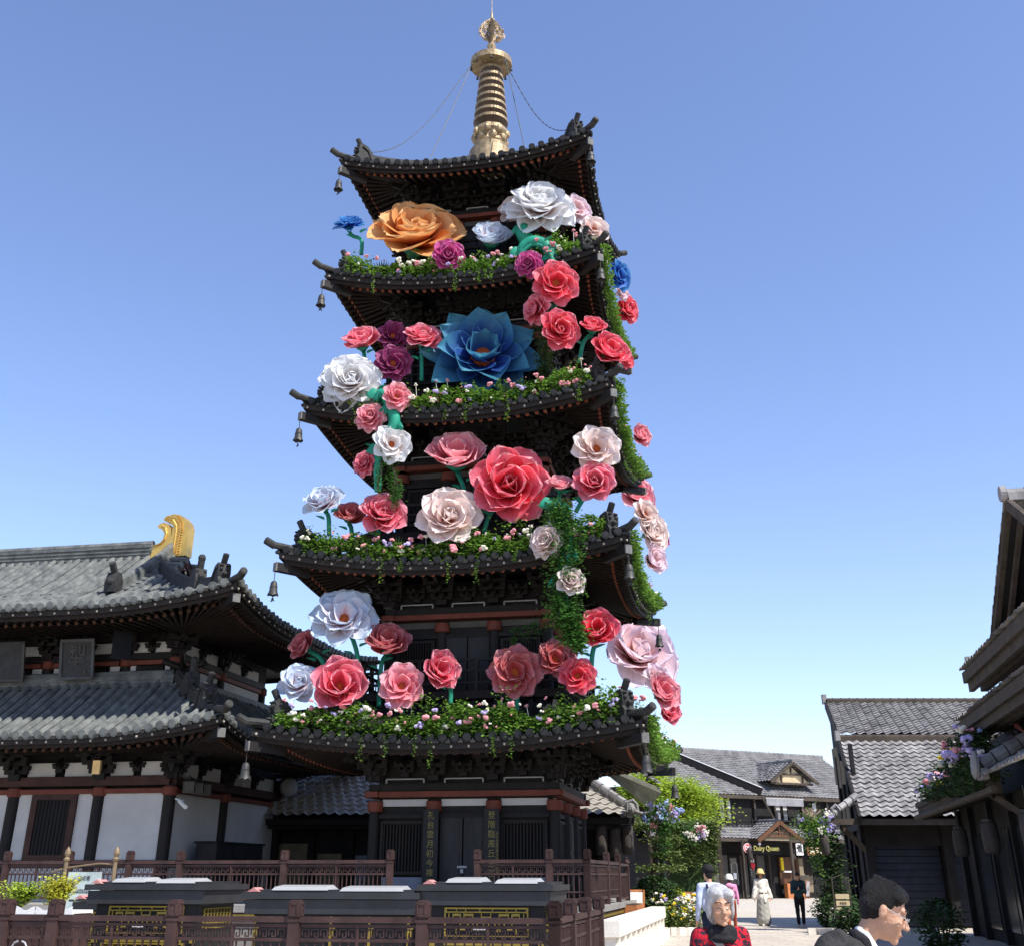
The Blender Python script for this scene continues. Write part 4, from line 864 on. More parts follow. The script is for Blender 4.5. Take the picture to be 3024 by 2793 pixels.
fl('dusky pink single flower with brown centre, directly right of the second storey door', 1007, 1312, 50, 'dusk', 'open', F(0, .5), (.0, .05), [(1010, 1365), (1010, 1390)])
fl('dusky coral flower half hidden behind the small coral one on the right', 1086, 1287, 38, 'dusk', 'open', F(0, .9), (.1, .2))
fl('small bright coral flower with orange centre near the right end of the lowest garland', 1129, 1320, 36, 'red', 'open', F(0, .2), (.05, .15))
fl('round red flower beneath the hanging vines on the right', 1168, 1230, 44, 'red', 'cup', F(0, .4), (.0, .3), [(1158, 1275), (1155, 1320)])
fl('giant pale pink flower with lilac petals at the right edge of the second storey', 1246, 1275, 84, 'lav', 'peony', ('r', 3.6), (.5, .45))
fl('pink flower under the giant pale pink one at the right corner', 1294, 1352, 40, 'pink', 'cup', ('r', 4.7), (.7, .3))
fl('coral petals sticking out at the far right above the lowest roof corner', 1305, 1388, 30, 'rose', 'cup', ('r', 4.75), (.9, .2))
fl('blush flower stacked between the second roof corner of the pagoda and the ivy below it', 1262, 1003, 30, 'blush', 'open', ('r', 4.35), (.6, .3))
fl('coral flower at the very edge beside the right corner ornament of the third roof', 1222, 700, 22, 'red', 'open', ('r', 4.5), (.8, .3))
fl('small pink flower lowest of the stack beneath the giant pale pink one', 1285, 1325, 30, 'lav', 'open', ('r', 4.5), (.6, .2))
# ================================================================== greenery
def leaves(mb, pts, size, flat=.5, rn=rnd):
    for p in pts:
        a = rn.random()*6.28; b_ = rn.uniform(-1, 1); s_ = size*rn.uniform(.6, 1.3); d = Vector((math.cos(a), math.sin(a), b_*flat)).normalized(); q = Vector((-d.y, d.x, rn.uniform(-.8, .8))).normalized()
        p = Vector(p); mb.add([p, p+d*s_*.5+q*s_*.35, p+d*s_, p+d*s_*.5-q*s_*.35], [(0, 1, 2, 3)])
    return mb
def toW(v): return PC + EX*v.x + EY*v.y + EZ*v.z
def blossoms(mb, c, r, n=5):
    for _ in range(n): mb.sphere(Vector(c)+Vector((rnd.uniform(-1, 1), rnd.uniform(-1, 1), rnd.uniform(-.5, .8)))*r*.7, r*.55, 6, 4, (1, 1, .8))
def garland(label, i, k, x0, x1, dens=1., hgt=.38, drop=6):
    rf = ROOFS[i]; t = thing('flower_garland', label, 'garland', PC, YAW, 'leafy garlands along the pagoda eaves')
    lf = MB(); N = int(900*(x1-x0)*dens)
    hump = lambda x: hgt*(.75+.35*math.sin(x*2.1+i)+.25*math.sin(x*5.3+i*2))
    pts = []; side = k == 1
    for _ in range(N):
        x = rnd.uniform(x0, x1); d = rnd.gauss(.0 if side else .24, .15); u = rnd.random()**.8
        p = rf.P(k, x, max(-.27 if side else -.12, d), .06 + (u-(.3 if side else .12))*(hump(x)+.28)*(1-abs(d-.24)*.7)); pts.append(p)
    leaves(lf, pts, .11)
    for _ in range(int((x1-x0)*2.2)):                   # upright sprigs
        x = rnd.uniform(x0, x1); b_ = rf.P(k, x, .2, .3); hh = hgt*rnd.uniform(.8, 1.9)
        leaves(lf, [b_ + Vector((rnd.gauss(0, .09), rnd.gauss(0, .09), hh*rnd.random())) for _ in range(45)], .08)
    for _ in range(drop):                                # trailing tails over the edge
        x = rnd.uniform(x0+.3, x1-.3); b_ = rf.P(k, x, -.06, .1); L = rnd.uniform(.25, .75)
        leaves(lf, [b_ + Vector((rnd.gauss(0, .035), rnd.gauss(0, .035), -L*q/50)) for q in range(50)], .06)
    lf.build('foliage', M['leaf'], t)
    bp, bw, bl = MB(), MB(), MB()
    for _ in range(int((x1-x0)*9)):
        x = rnd.uniform(x0, x1); p = rf.P(k, x, rnd.uniform(-.12, .2), hgt*rnd.uniform(.5, 1.7)); q = rnd.random(); r_ = rnd.uniform(.035, .1)
        blossoms(bp if q < .5 else (bw if q < .82 else bl), p, r_, 6 if r_ > .06 else 3)
    for _ in range(int((x1-x0)*1.1)):
        x = rnd.uniform(x0, x1); p = rf.P(k, x, .4, 0); h2 = rnd.uniform(.5, .95)
        e = p + Vector((rnd.uniform(-.12, .12), 0, h2)); lf2 = bw if rnd.random() < .6 else bp
        bw.tube([p, e], .008, 3); blossoms(lf2, e, .055, 5); 
    for nm, b_, mm in (('pink_blossoms', bp, 'bpink'), ('white_blossoms', bw, 'bwhite'), ('lavender_blossoms', bl, 'blav')):
        if b_.v: b_.build(nm, M[mm], t)['kind'] = 'stuff'
    fr = MB()                                            # a few palm fronds
    for _ in range(2):
        x = rnd.uniform(x0+.5, x1-.5); p = rf.P(k, x, .5, .1)
        for q in range(-4, 5):
            a = q*.2; d = Vector((math.sin(a)*.45, -.15, math.cos(a)*.55)); fr.add([p, p+d*.5+Vector((.04, 0, 0)), p+d, p+d*.5-Vector((.04, 0, 0))], [(0, 1, 2, 3)])
    fr.build('palm_fronds', M['leaf3'], t); return t
nm = ['lowest', 'second', 'third', 'fourth']
dn = [1.0, .9, .8, .75]
for i in range(4):
    a = ROOFS[i].bx
    garland('leafy garland dotted with small blossoms along the front eave of the pagoda\'s %s roof' % nm[i], i, 0, -a+.55, a-.55, dn[i], .46 if i == 0 else .4)
    garland('ivy and blossom garland along the right side eave of the pagoda\'s %s roof' % nm[i], i, 1, -a+.5, a-.3, 1.0, .42, 10)
# hanging ivy runs
def ivy(label, path, w_, n, size=.075, mm='hang', plane=('f', 4.9)):
    pts = [pw(x, y, plane) for x, y in path]; t = thing('ivy_curtain', label, 'ivy', pts[0], 0); lf = MB()
    L = [Vector(p)-pts[0] for p in pts]; out = []
    for _ in range(n):
        q = rnd.random()*(len(L)-1); k = min(int(q), len(L)-2); p = L[k].lerp(L[k+1], q-k); ww = w_[k]*(1-q+k)+w_[k+1]*(q-k)
        out.append(p + EX*rnd.gauss(0, ww*.45) + EY*rnd.gauss(0, .12) + EZ*rnd.uniform(-.2, .2))
    leaves(lf, out, size); lf.build('foliage', M[mm], t)
    br = MB(); br.tube([p+EX*.1*math.sin(i*2) for i, p in enumerate(L)], .02, 5); br.build('vine_stem', M['bark'], t); return t
ivy('thick ivy curtain falling from the second roof around the green stem to the red flower', [(1090, 985), (1105, 1040), (1105, 1120), (1100, 1190), (1120, 1240), (1135, 1262)], [.4, .5, .5, .46, .34, .12], 6500, .095, plane=('f', 4.72))
ivy('thin ivy strand crossing the second storey lintel toward the thick ivy curtain', [(1085, 1208), (1050, 1228), (1010, 1240), (1000, 1262)], [.15, .14, .1, .05], 520, .08, plane=('f', 3.2))
ivy('small ivy tuft below the white hanging flower left of the pagoda body', [(752, 880), (765, 925), (775, 965), (770, 985)], [.12, .2, .2, .08], 700, .08, plane=('f', 4.2))
ivy('dark ivy hanging behind the coral cascade between fourth and third roof', [(1075, 600), (1062, 640), (1065, 690), (1062, 735)], [.2, .3, .3, .2], 1700, .085, 'leaf3', plane=('f', 3.6))
ivy('ivy tail hanging under the teal stem by the small rose flower', [(745, 900), (738, 930), (742, 955)], [.08, .1, .05], 260, .07, plane=('f', 4.4))
# thick stems
def big_stem(label, path, r0, plane):
    pts = [pw(x, y, plane) for x, y in path]; t = thing('climbing_vine', label, 'fabric vine', pts[0], 0); L = [p-pts[0] for p in pts]; D = []
    Q = [L[0]]+L+[L[-1]]
    for i in range(1, len(Q)-2):
        for s_ in range(6):
            u = s_/6; a, b_, c, d_ = Q[i-1:i+3]; D.append(.5*((2*b_)+(c-a)*u+(2*a-5*b_+4*c-d_)*u*u+(3*b_-a-3*c+d_)*u**3))
    D.append(L[-1]); n = len(D)
    MB().tube(D, [r0*(.35+.65*math.sin(math.pi*min(1, (i+1.5)/n*.9)))for i in range(n)], 10).build('stem', M['teal'], t, True)
    m_ = MB()
    for i in range(4, n-2, 5):
        s_ = 1 if i % 2 else -1; c = D[i]; e = c + EX*s_*.34 + EZ*.1 - EY*.1
        g_ = []
        for q in range(7):
            u = q/6; p = c.lerp(e, u)+EZ*(-.25*u*u+.1*u); w_ = .16*math.sin(math.pi*(u*.9+.06)); g_.append([p + EZ*w_*k - EY*.06*(1-abs(k)) for k in (-1, 0, 1)])
        m_.grid(g_)
    m_.build('leaves', M['teal'], t, True); return t
big_stem('thick green stem arch with sewn ribs under the topmost white peony', [(1022, 505), (1020, 488), (1040, 474), (1066, 482), (1080, 508), (1078, 540)], .2, H_(3, .0))
big_stem('thick green stem hanging from the third roof past the pink flowers', [(735, 785), (745, 768), (762, 790), (770, 830), (742, 880), (738, 960)], .17, H_(2, .1))
big_stem('thickest green stem wrapped in ivy below the second roof', [(1072, 992), (1085, 986), (1100, 1020), (1108, 1080), (1098, 1140), (1105, 1190)], .17, H_(1, .1))
big_stem('green fabric stem with leaves under the topmost white peony', [(1025, 440), (1022, 458), (1030, 480)], .22, F(3, .6))
# ================================================================== terrace, railings, kiosks
C0 = Vector((1.618, 27, 0)); MT = Matrix.Translation(C0) @ Matrix.Rotation(YAW, 4, 'Z')
tr = thing('terrace', 'raised stone terrace with gold trimmed edge carrying the pagoda and the hall', 'terrace', C0, YAW)
DZ = .9
MB().bx(-40, 0, 0, 34, 0, .6).build('terrace_wall', mat('grey terrace stone', (.2, .19, .17), .85, 0, .2, 1.5, .3, 15), tr)
MB().bx(-40, .12, -.12, 34.1, .78, DZ).build('terrace_deck', mat('terrace paving', (.26, .25, .23), .85, 0, .15, 1, .2, 12), tr)
MB().bx(-40, .06, -.06, 34.05, .6, .78).build('terrace_fascia', M['brown'], tr)
MB().bx(-40, .075, -.075, 34.06, .66, .74).build('gold_band', M['fret'], tr)
m_ = MB()
for j in range(18):                                     # gold lattice panels along the right side and the front
    y0 = .15 + j*.62
    for q in range(6):
        m_.bx(.0, .03, y0+.03, y0+.55, .05+q*.085, .085+q*.085)
        m_.bx(.0, .045, y0+.05+q*.085, y0+.08+q*.085, .03, .53)
m_.build('gold_lattice', mat('tan gilt lattice', (.42, .31, .14), .6, .2, .25, 5), tr)
def key_band(mb, x0, x1, z0, z1, y, ax='x', th=.02, t=.018):
    """small meander band, drawn as bars"""
    h = z1-z0; n = max(1, int((x1-x0)/(h*1.25))); w_ = (x1-x0)/n
    def b(a, b_, c, d):
        if ax == 'x': mb.bx(a, b_, y-th/2, y+th/2, c, d)
        else: mb.bx(y-th/2, y+th/2, a, b_, c, d)
    for i in range(n):
        a = x0+i*w_; b(a, a+t, z0+.2*h, z1); b(a+t, a+w_*.82, z1-t, z1); b(a+w_*.82-t, a+w_*.82, z0, z1-t); b(a+w_*.35, a+w_*.82-t, z0, z0+t); b(a+w_*.35, a+w_*.35+t, z0+t, z0+.55*h)
def post(parent, x, y, z0, z1, s_=.13, ball=False):
    m_ = MB(); m_.box((x, y, (z0+z1-.26)/2), (s_, s_, z1-.26-z0)); m_.box((x, y, z1-.245), (s_*1.15, s_*1.15, .03)); m_.box((x, y, z1-.215), (s_*.85, s_*.85, .03))
    if ball: m_.lathe([(.03, 0), (.07, .02), (.05, .05), (.085, .11), (.07, .17), (.02, .2), (.03, .23), (.001, .27)], (x, y, z1-.2), 12)
    else:
        m_.box((x, y, z1-.11), (s_*1.12, s_*1.12, .18)); m_.box((x, y, z1-.01), (s_*.9, s_*.9, .03))
        for dx, dy in ((0, -1), (1, 0), (-1, 0), (0, 1)):
            for k in (-1, 1):
                m_.box((x+dx*s_*.58+(k*s_*.36 if dy else 0), y+dy*s_*.58+(k*s_*.36 if dx else 0), z1-.11), (.02, .02, .15)); m_.box((x+dx*s_*.58, y+dy*s_*.58, z1-.11+k*.07), (.02+abs(dy)*s_*.75, .02+abs(dx)*s_*.75, .02))
    return m_.build('post', M['rail'], parent)
def railing(parent, pts, z0, H, axis, bal=.1, low=.12, fret=True, skip=(), big=False):
    """pts: positions along axis ('x' or 'y'); posts at each, bays between"""
    for i, p in enumerate(pts):
        post(parent, *((p, 0) if axis == 'x' else (0, p)), z0, z0+H, .15 if big else .125)
    for i in range(len(pts)-1):
        if i in skip: continue
        a, b = sorted((pts[i], pts[i+1])); a += .07; b -= .07; m_ = MB()
        def bar(u0, u1, c, d, th=.05):
            if axis == 'x': m_.bx(u0, u1, -th/2, th/2, c, d)
            else: m_.bx(-th/2, th/2, u0, u1, c, d)
        bar(a, b, z0+H-.27, z0+H-.2, .1); bar(a, b, z0+H-.33, z0+H-.29, .05); bar(a, b, z0+H-.5, z0+H-.46, .045); bar(a, b, z0+low, z0+low+.06, .05)
        if not big: bar(a, b, z0+low+.16, z0+low+.19, .04)
        k = 2 if (b-a) > 1.1 else 1
        for q in range(k+1):
            x = a+(b-a)*q/k; bar(x-.018, x+.018, z0+low+.06, z0+H-.33, .05)
        n = int((b-a)/bal)
        for q in range(1, n):
            x = a+(b-a)*q/n; bar(x-.011, x+.011, z0+low+.06, z0+H-.5, .022)
        m_.build('rail_bay', M['rail'], parent)
        if fret: f_ = MB(); key_band(f_, a+.04, b-.04, z0+H-.45, z0+H-.345, 0, axis, .02, .014); f_.build('fret_band', M['rail'], parent)
r1 = thing('railing', 'red brown terrace railing in front of the temple hall, left of the entrance gap', 'railing', MT @ Vector((0, 0, DZ)), YAW)
railing(r1, [-4.4, -6.88, -9.4, -10.66, -12.19, -13.8, -15.4], 0, 1.12, 'x')
r2 = thing('railing', 'red brown terrace railing right of the entrance gap, turning back along the terrace side', 'railing', MT @ Vector((0, 0, DZ)), YAW)
railing(r2, [-2.42, -.83, 0], 0, 1.12, 'x'); railing(r2, [0, 3.42, 5.86], 0, 1.12, 'y'); 
post(r2, 0, 8.14, -.1, 1.02, .12, True); m_ = MB(); m_.bx(-.025, .025, 5.95, 8.05, .6, .67); m_.bx(-.04, .04, 5.95, 8.05, .84, .9); m_.bx(-.025, .025, 5.95, 8.05, .05, .1)
for q in range(10): m_.bx(-.012, .012, 6.1+q*.2, 6.13+q*.2, .1, .6)
m_.build('rail_bay', M['rail'], r2)
F0 = Vector((.57, 17, 0)); MF = Matrix.Translation(F0) @ Matrix.Rotation(YAW, 4, 'Z')
r3 = thing('railing', 'dark red foreground railing across the bottom of the photo with square posts', 'railing', F0, YAW)
railing(r3, [0, -1.81, -3.63, -5.43, -7.27, -8.05, -9.4], 0, 1.2, 'x', .12, big=True); railing(r3, [0, 1.38, 2.95, 4.6], 0, 1.2, 'y', .07, big=True)
# scroll work in the far left bays
m_ = MB()
for cx in (-7.75, -8.4, -8.85):
    for sg in (-1, 1):
        for z in (.3, .55): m_.tube([(cx+sg*(.03+.13*math.sin(t*.9)*(1-t*.1)), -.02, z+.12*math.cos(t*1.2)) for t in [q*.5 for q in range(9)]], .014, 4)
m_.build('scroll_work', M['grey'], r3)
def gold_fret(mb, x0, x1, z0, z1, y, t=.022):
    """angular lattice panel of brass bars, mirrored about its middle"""
    b = lambda a, b_, c, d: mb.bx(a, b_, y-.012, y+.012, c, d)
    W_, h = x1-x0, z1-z0; b(x0, x1, z1-t, z1); b(x0, x1, z0, z0+t*.5); b(x0, x0+t, z0+t*.5, z1-t); b(x1-t, x1, z0+t*.5, z1-t)
    cx = (x0+x1)/2
    for s_ in (-1, 1):
        def B(a, b_, c, d):
            p, q = cx+s_*a*W_/2, cx+s_*b_*W_/2; b(min(p, q), max(p, q), z0+c*h, z0+d*h)
        e = .085; v = .022
        B(.0, .94, .86-e/2, .86); B(.88, .88+v, .52, .80); B(.66, .88, .52, .52+e); B(.78, .78+v, .60, .70); B(.6, .8, .70, .70+e); B(.6, .6+v, .40, .70)
        B(.52, .52+v, .52, .8); B(.3, .52, .70, .70+e); B(.3, .3+v, .4, .70); B(.42, .42+v, .3, .62); B(.2, .42, .52, .52+e); B(.2, .2+v, .3, .52); B(.1, .1+v, .45, .8); B(.0, .1, .6, .6+e); B(.05, .05+v, .3, .6)
        B(.7, .9, .28, .28+e); B(.7, .7+v, .1, .28); B(.5, .62, .2, .2+e); B(.25, .35, .16, .16+e)
        for q in (.94, .7, .48, .14): B(q, q+v, .8, .95)
def kiosk(label, u0, u1, v0, dep, zt, zb, big=False, nfret=1, loc=(0, 0)):
    t = thing('lacquer_cabinet', label, 'cabinet', MF @ Vector((u0, v0, 0)), YAW, 'lacquer cabinets behind the foreground railing'); W_ = u1-u0
    m_ = MB(); m_.bx(.12, W_-.12, .12, dep-.12, 0, zb); m_.build('cabinet_body', M['black'], t)
    m_ = MB(); m_.bx(.0, W_, 0, dep, zb, zb+(zt-zb)*.55); m_.bx(-.05, W_+.05, -.05, dep+.05, zb+(zt-zb)*.58, zt-.06); m_.bx(.06, W_-.06, .06, dep-.06, zt-.06, zt-.02); m_.build('cap', M['cap'], t)
    # loose cover sheets lying on the cap
    m_ = MB(); n = 2
    xs = [W_*.04+i*(W_*.92)/n for i in range(n+1)]
    for i in range(n):
        a, b = xs[i]+(.3 if i == 0 else .14), xs[i+1]-.06*(i+1); z = zt-.012*(i % 2)
        m_.rings([[Vector((a, .02, z-.03)), Vector((a+.04, .06, z+.02)), Vector((a+.04, dep*.35, z+.045)), Vector((a, dep*.5, z-.03))], [Vector((b, .02, z-.03)), Vector((b-.04, .06, z+.02)), Vector((b-.04, dep*.35, z+.045)), Vector((b, dep*.5, z-.03))]])
    m_.build('cover_sheet', M['wsheet'], t)
    m_ = MB(); m_.add([(.02, 0, zt-.05), (.12, 0, zt+.01), (.22, 0, zt-.05), (.02, .3, zt-.05), (.12, .3, zt+.01), (.22, .3, zt-.05)], [(0, 1, 4, 3), (1, 2, 5, 4), (0, 2, 1)]); m_.build('folded_sheet', M['psheet'], t)
    f_ = MB()
    if not big:
        gold_fret(f_, .36, W_-.36, zb-.42, zb-.03, .1)
        gold_fret(f_, .3, W_-.3, .2, .55, .1)
        f_.bx(.13, .21, .08, .12, .55, .62); f_.bx(W_-.21, W_-.13, .08, .12, .55, .62)
        for z in (.56,): f_.bx(.36, W_-.36, .09, .115, z, z+.03)
        # right hand side
        for q in range(5): f_.bx(W_-.13, W_-.1, .3, dep-.3, zb-.08-q*.07, zb-.065-q*.07)
        for q in range(9): f_.bx(W_-.13, W_-.095, .3+q*(dep-.6)/8, .32+q*(dep-.6)/8, zb-.36, zb-.065)
        f_.build('brass_fretwork', M['fret'], t)
        pl_ = MB().bx(.8, 1.05, .07, .085, zb-.4, zb-.27); po = pl_.build('name_tag', M['black'], t); text('禮佛請進 ', .05, .003, t, M['white'], 'tag_lettering', (.925, .06, zb-.32)); 
    else:
        n = 4
        for q in range(n+1):
            x = .14+(W_-.3)*q/n; f_.bx(x, x+.035, .085, .115, .12, zb-.03)
            f_.bx(x+.05, x+.09, .085, .11, zb-.2, zb-.18); f_.bx(x+.05, x+.065, .085, .11, zb-.3, zb-.2)
        f_.bx(.12, W_-.12, .08, .12, .06, .12)
        for q in range(2):
            c = Vector((W_*(.3+.42*q), .09, .14)); f_.tube([c+Vector((math.cos(a)*.26, 0, math.sin(a)*.22)) for a in [math.pi*k/12 for k in range(13)]], .02, 5)
        f_.build('brass_fretwork', M['fret'], t)
    return t
M['wsheet'] = mat('white sheet metal', (.32, .325, .32), .45, 0, .05, 3); M['psheet'] = mat('pink underlay', (.5, .22, .2), .7, 0, .1, 3)
kiosk('dark cabinet with brass lattice and white cover sheet, left of the three foreground cabinets', -8.06, -6.03, 2.2, 1.6, 1.44, 1.1)
kiosk('long low dark cabinet with gold framed front, middle of the three foreground cabinets', -5.3, -2.5, 2.15, 1.2, 1.33, .97, True)
kiosk('dark cabinet with brass lattice, right of the three foreground cabinets', -2.45, -.42, 2.2, 1.6, 1.44, 1.1)
kiosk('small low black cabinet with gold meander, half hidden behind the left cabinet', -8.95, -8.0, 3.3, 1.2, 1.2, .98)
# planter with shrubs and the notice board on the left
pt = thing('planter_box', 'long white planter box with scalloped rim at the lower left', 'planter', at(90, 1780, 19.5), YAW); b0 = pt.location.z
m_ = MB(); m_.bx(-.62, .62, -.25, .25, -b0, -.02); m_.build('planter_body', M['rail'], pt)
m_ = MB(); 
for sg in (-1, 1):
    m_.grid([[Vector((sg*.31+x, -.3, z)) for x, z in [(-.3+.06*q, .05+.03*math.cos(q*.63*2)) for q in range(11)]], [Vector((sg*.31+x, -.3, -.03)) for x in [-.3+.06*q for q in range(11)]]])
    m_.bx(sg*.31-.3, sg*.31+.3, -.295, .3, -.03, .02)
m_.build('planter_rim', M['white'], pt)
def shrub(label, P, rx, ry, h, n, size, mm, cat='shrub', name='shrub', group=None, stems=6):
    t = thing(name, label, cat, P, rnd.random()*3, group); lf = MB(); pts = []
    for _ in range(n):
        a = rnd.random()*6.28; z = rnd.random(); q = math.sqrt(max(0, 1-(2*z-1)**2))*rnd.uniform(.55, 1.05)*(1+.15*math.sin(a*5+z*9))
        pts.append((q*rx*math.cos(a), q*ry*math.sin(a), .05+z*h))
    leaves(lf, pts, size); lf.build('foliage', M[mm], t)
    br = MB()
    for k in range(stems): a = k*6.28/stems; br.tube([(0, 0, 0), (rx*.3*math.cos(a), ry*.3*math.sin(a), h*.4), (rx*.6*math.cos(a), ry*.6*math.sin(a), h*.75)], [.03, .02, .006], 5)
    br.build('branches', M['bark'], t); return t
def spray(label, P, h, w_, n, mm, cat='shrub'):
    t = thing('shrub', label, cat, P, 0); lf, br = MB(), MB()
    for _ in range(n):
        a = rnd.random()*6.28; e = Vector((math.cos(a)*w_*rnd.random(), math.sin(a)*w_*rnd.random()*.7, h*rnd.uniform(.6, 1.05))); br.tube([(0, 0, 0), e*.5+Vector((0, 0, .06)), e], [.012, .008, .004], 4)
        leaves(lf, [e*q+Vector((rnd.gauss(0, .04), rnd.gauss(0, .04), rnd.gauss(0, .03))) for q in [rnd.uniform(.35, 1.05) for _ in range(34)]], .05)
    lf.build('foliage', M[mm], t); br.build('branches', M['bark'], t); return t
M['ylw'] = mat('yellow leaf', (.6, .55, .06), .6, 0, .3, 5, trans=.3, col2=(.36, .42, .04))
spray('loose light green shrub at the left end of the white planter', at(40, 1772, 19.6), .32, .5, 46, 'leaf2'); spray('bushy yellow green shrub in the white planter beside the notice board', at(108, 1775, 19.4), .42, .34, 70, 'ylw')
M['pgold'] = mat('dull gold post', (.2, .15, .09), .6, .2, .2, 5)
nb = thing('notice_board', 'pale green notice board hung between finial posts behind the left railing', 'notice board', at(150, 1770, 28.2), YAW); nb.location.z = DZ-.22
for x in (-.42, .78):
    m_ = MB(); m_.tube([(x, 0, 0), (x, 0, 1.15)], .045, 8); m_.lathe([(.06, 1.12), (.075, 1.16), (.04, 1.2), (.07, 1.27), (.06, 1.33), (.015, 1.4), (.001, 1.42)], (x, 0, 0), 12); m_.build('post', M['pgold'], nb)
MB().tube([(-.75, 0, .9), (-.42, 0, .98), (0, 0, 1.03), (.4, 0, 1.07), (.78, 0, 1.05)], .02, 6).build('top_rail', M['pgold'], nb)
MB().box((.1, -.03, .5), (.8, .03, .8)).build('panel', mat('pale green glass panel', (.4, .48, .46), .3), nb); text('拈花塔', .1, .003, nb, M['cap'], 'heading', (.1, -.05, .77)); 
text('\n'.join(['一二三四五六七八九', '風雲山水花木禪心']), .045, .002, nb, M['cap'], 'body_lettering', (.1, -.05, .52))
# pale stone balustrade by the terrace stair
sb = thing('stone_balustrade', 'sunlit white stone parapet wall beside the terrace on the right', 'stone wall', MT @ Vector((0, 0, 0)), YAW)
m_ = MB(); m_.bx(.62, 1.0, -3.3, 8.2, .5, .76); m_.build('coping', M['stone'], sb)
m_ = MB(); m_.bx(.72, .92, -3.2, 8.1, .2, .5); m_.build('panel_wall', M['stone'], sb)
for q in range(11): MB().bx(.66, .985, -3.15+q*1.08, -3.0+q*1.08, .2, .5).build('pilaster', M['stone'], sb)
MB().bx(.56, 1.08, -3.4, 8.35, 0, .2).build('base_course', M['stone'], sb)
ob = thing('orange_planter', 'small orange wooden trough fixed below the terrace railing', 'trough', MT @ Vector((.25, 7.2, .72)), YAW); MB().bx(-.16, .16, -.9, .9, -.12, .1).build('box', M['orange'], ob); MB().bx(-.13, .13, -.87, .87, .1, .12).build('soil', M['bark'], ob)
# ================================================================== near building on the right (facade along the street)
s12 = 1.12; P0 = Vector((9.97, 25.4, 0)); NB = thing('flower_house', 'dark timber house on the right edge with several eaves and walls covered in flowers', 'house', P0, YAW)
# local x = depth into the building, y = along the street, away from the camera
MB().bx(1.0, 12, -3, 11.2, 0, 4.5).build('lower_wall', M['dwall'], NB)
MB().bx(1.6, 12, -5.5, 3.2, 4.3, 6.6).build('upper_wall', M['dwall'], NB)
m_ = MB(); m_.rings([[Vector((-.1, y, 3.0)), Vector((-.1, y, 3.42)), Vector((.12, y, 3.42)), Vector((.12, y, 3.0))] for y in (-.4, 11.6)]); m_.bx(-.16, -.1, -.4, 11.6, 3.3, 3.44); m_.build('flower_trough', M['beam'], NB)
m_ = MB(); m_.add([(-.05, -.4, 2.95), (-.05, 11.6, 2.95), (1.4, 11.6, 3.35), (1.4, -.4, 3.35)], [(0, 1, 2, 3)]); m_.build('eave_soffit', M['dwall'], NB)
m_ = MB(); m_.tube([(-.18, -1.2, 3.05), (-.18, 11.6, 3.05)], .07, 8); m_.tube([(-.18, -.2, 3.05), (.3, .2, 2.75), (.9, .5, 2.7)], .045, 8); m_.build('gutter', M['beam'], NB)
tile_sheet(MB(), (-.35, -.9, 3.25), (-.35, -6, 3.25), (1.6, -6, 4.2), (1.6, -.9, 4.2), .3, .27, .06, .045).build('porch_roof_tiles', M['rtile'], NB)
m_ = MB(); n = 7
for i in range(n): m_.tube([Vector((-.3, -.95, 3.5)).lerp(Vector((1.6, -.95, 4.45)), i/n), Vector((-.3, -.95, 3.5)).lerp(Vector((1.6, -.95, 4.45)), (i+.9)/n)], [.16, .14], 10)
m_.lathe([(.001, 0), (.26, 0), (.27, .06), (.2, .1), (.001, .1)], (-.38, -.95, 3.5), 16, (-1, 0, .1)); m_.box((-.3, -.95, 3.33), (.14, .5, .2)); m_.build('ridge_end_tile', M['rtile'], NB)
def eave(y0, y1, z, x, w_, name='eave'):
    m_ = MB(); m_.bx(x, x+w_, y0, y1, z, z+.07); m_.bx(x-.03, x+.05, y0, y1, z-.02, z+.2); m_.bx(x+.06, x+.16, y0, y1, z-.2, z-.004); m_.bx(x+.3, x+.45, y0, y1, z-.2, z-.004); m_.build(name+'_boards', M['beam'], NB)
    tile_sheet(MB(), (x-.06, y1, z+.2), (x-.06, y0, z+.2), (x+w_+.5, y0, z+.9), (x+w_+.5, y1, z+.9), .3, .27).build(name+'_tiles', M['rtile'], NB)
eave(-5.5, 2.9, 4.5, .0, 1.7, 'middle_eave'); eave(-6.5, .45, 5.3, -.1, 1.8, 'upper_eave')
MB().box((.15, .5, 5.7), (.3, .14, .3)).build('upper_end_tile', M['rtile'], NB)
# cross gable facing the street
m_ = MB(); m_.add([(.7, -2.9, 5.6), (.7, -6.1, 7.35), (.7, -9.3, 5.6)], [(0, 1, 2)]); m_.build('gable_wall', M['black'], NB)
m_ = MB(); m_.add([(.0, -2.95, 5.55), (.7, -2.95, 5.55), (.7, -6.1, 7.3), (.0, -6.1, 7.3)], [(0, 1, 2, 3)]); m_.build('gable_soffit', M['dwall'], NB)
m_ = MB(); m_.beam((.0, -2.8, 5.56), (.0, -6.08, 7.4), .1, .2); m_.beam((.0, -6.08, 7.4), (.0, -9.4, 5.56), .1, .2); m_.beam((.2, -2.95, 5.5), (.2, -6.08, 7.26), .08, .16); m_.build('barge_board', M['beam'], NB)
tile_sheet(MB(), (-.08, -2.7, 5.62), (6, -2.7, 5.62), (6, -6.1, 7.5), (-.08, -6.1, 7.5), .3, .27, .05, .04).build('gable_roof_tiles', M['rtile'], NB)
m_ = MB(); ridge_tiles(m_, (.0, -6.15, 7.42), (6, -6.15, 7.42), .09, .14, .2); m_.lathe([(.001, 0), (.15, 0), (.14, .1), (.001, .1)], (-.02, -6.15, 7.56), 14, (-1, 0, 0)); m_.build('gable_ridge', M['rtile'], NB)
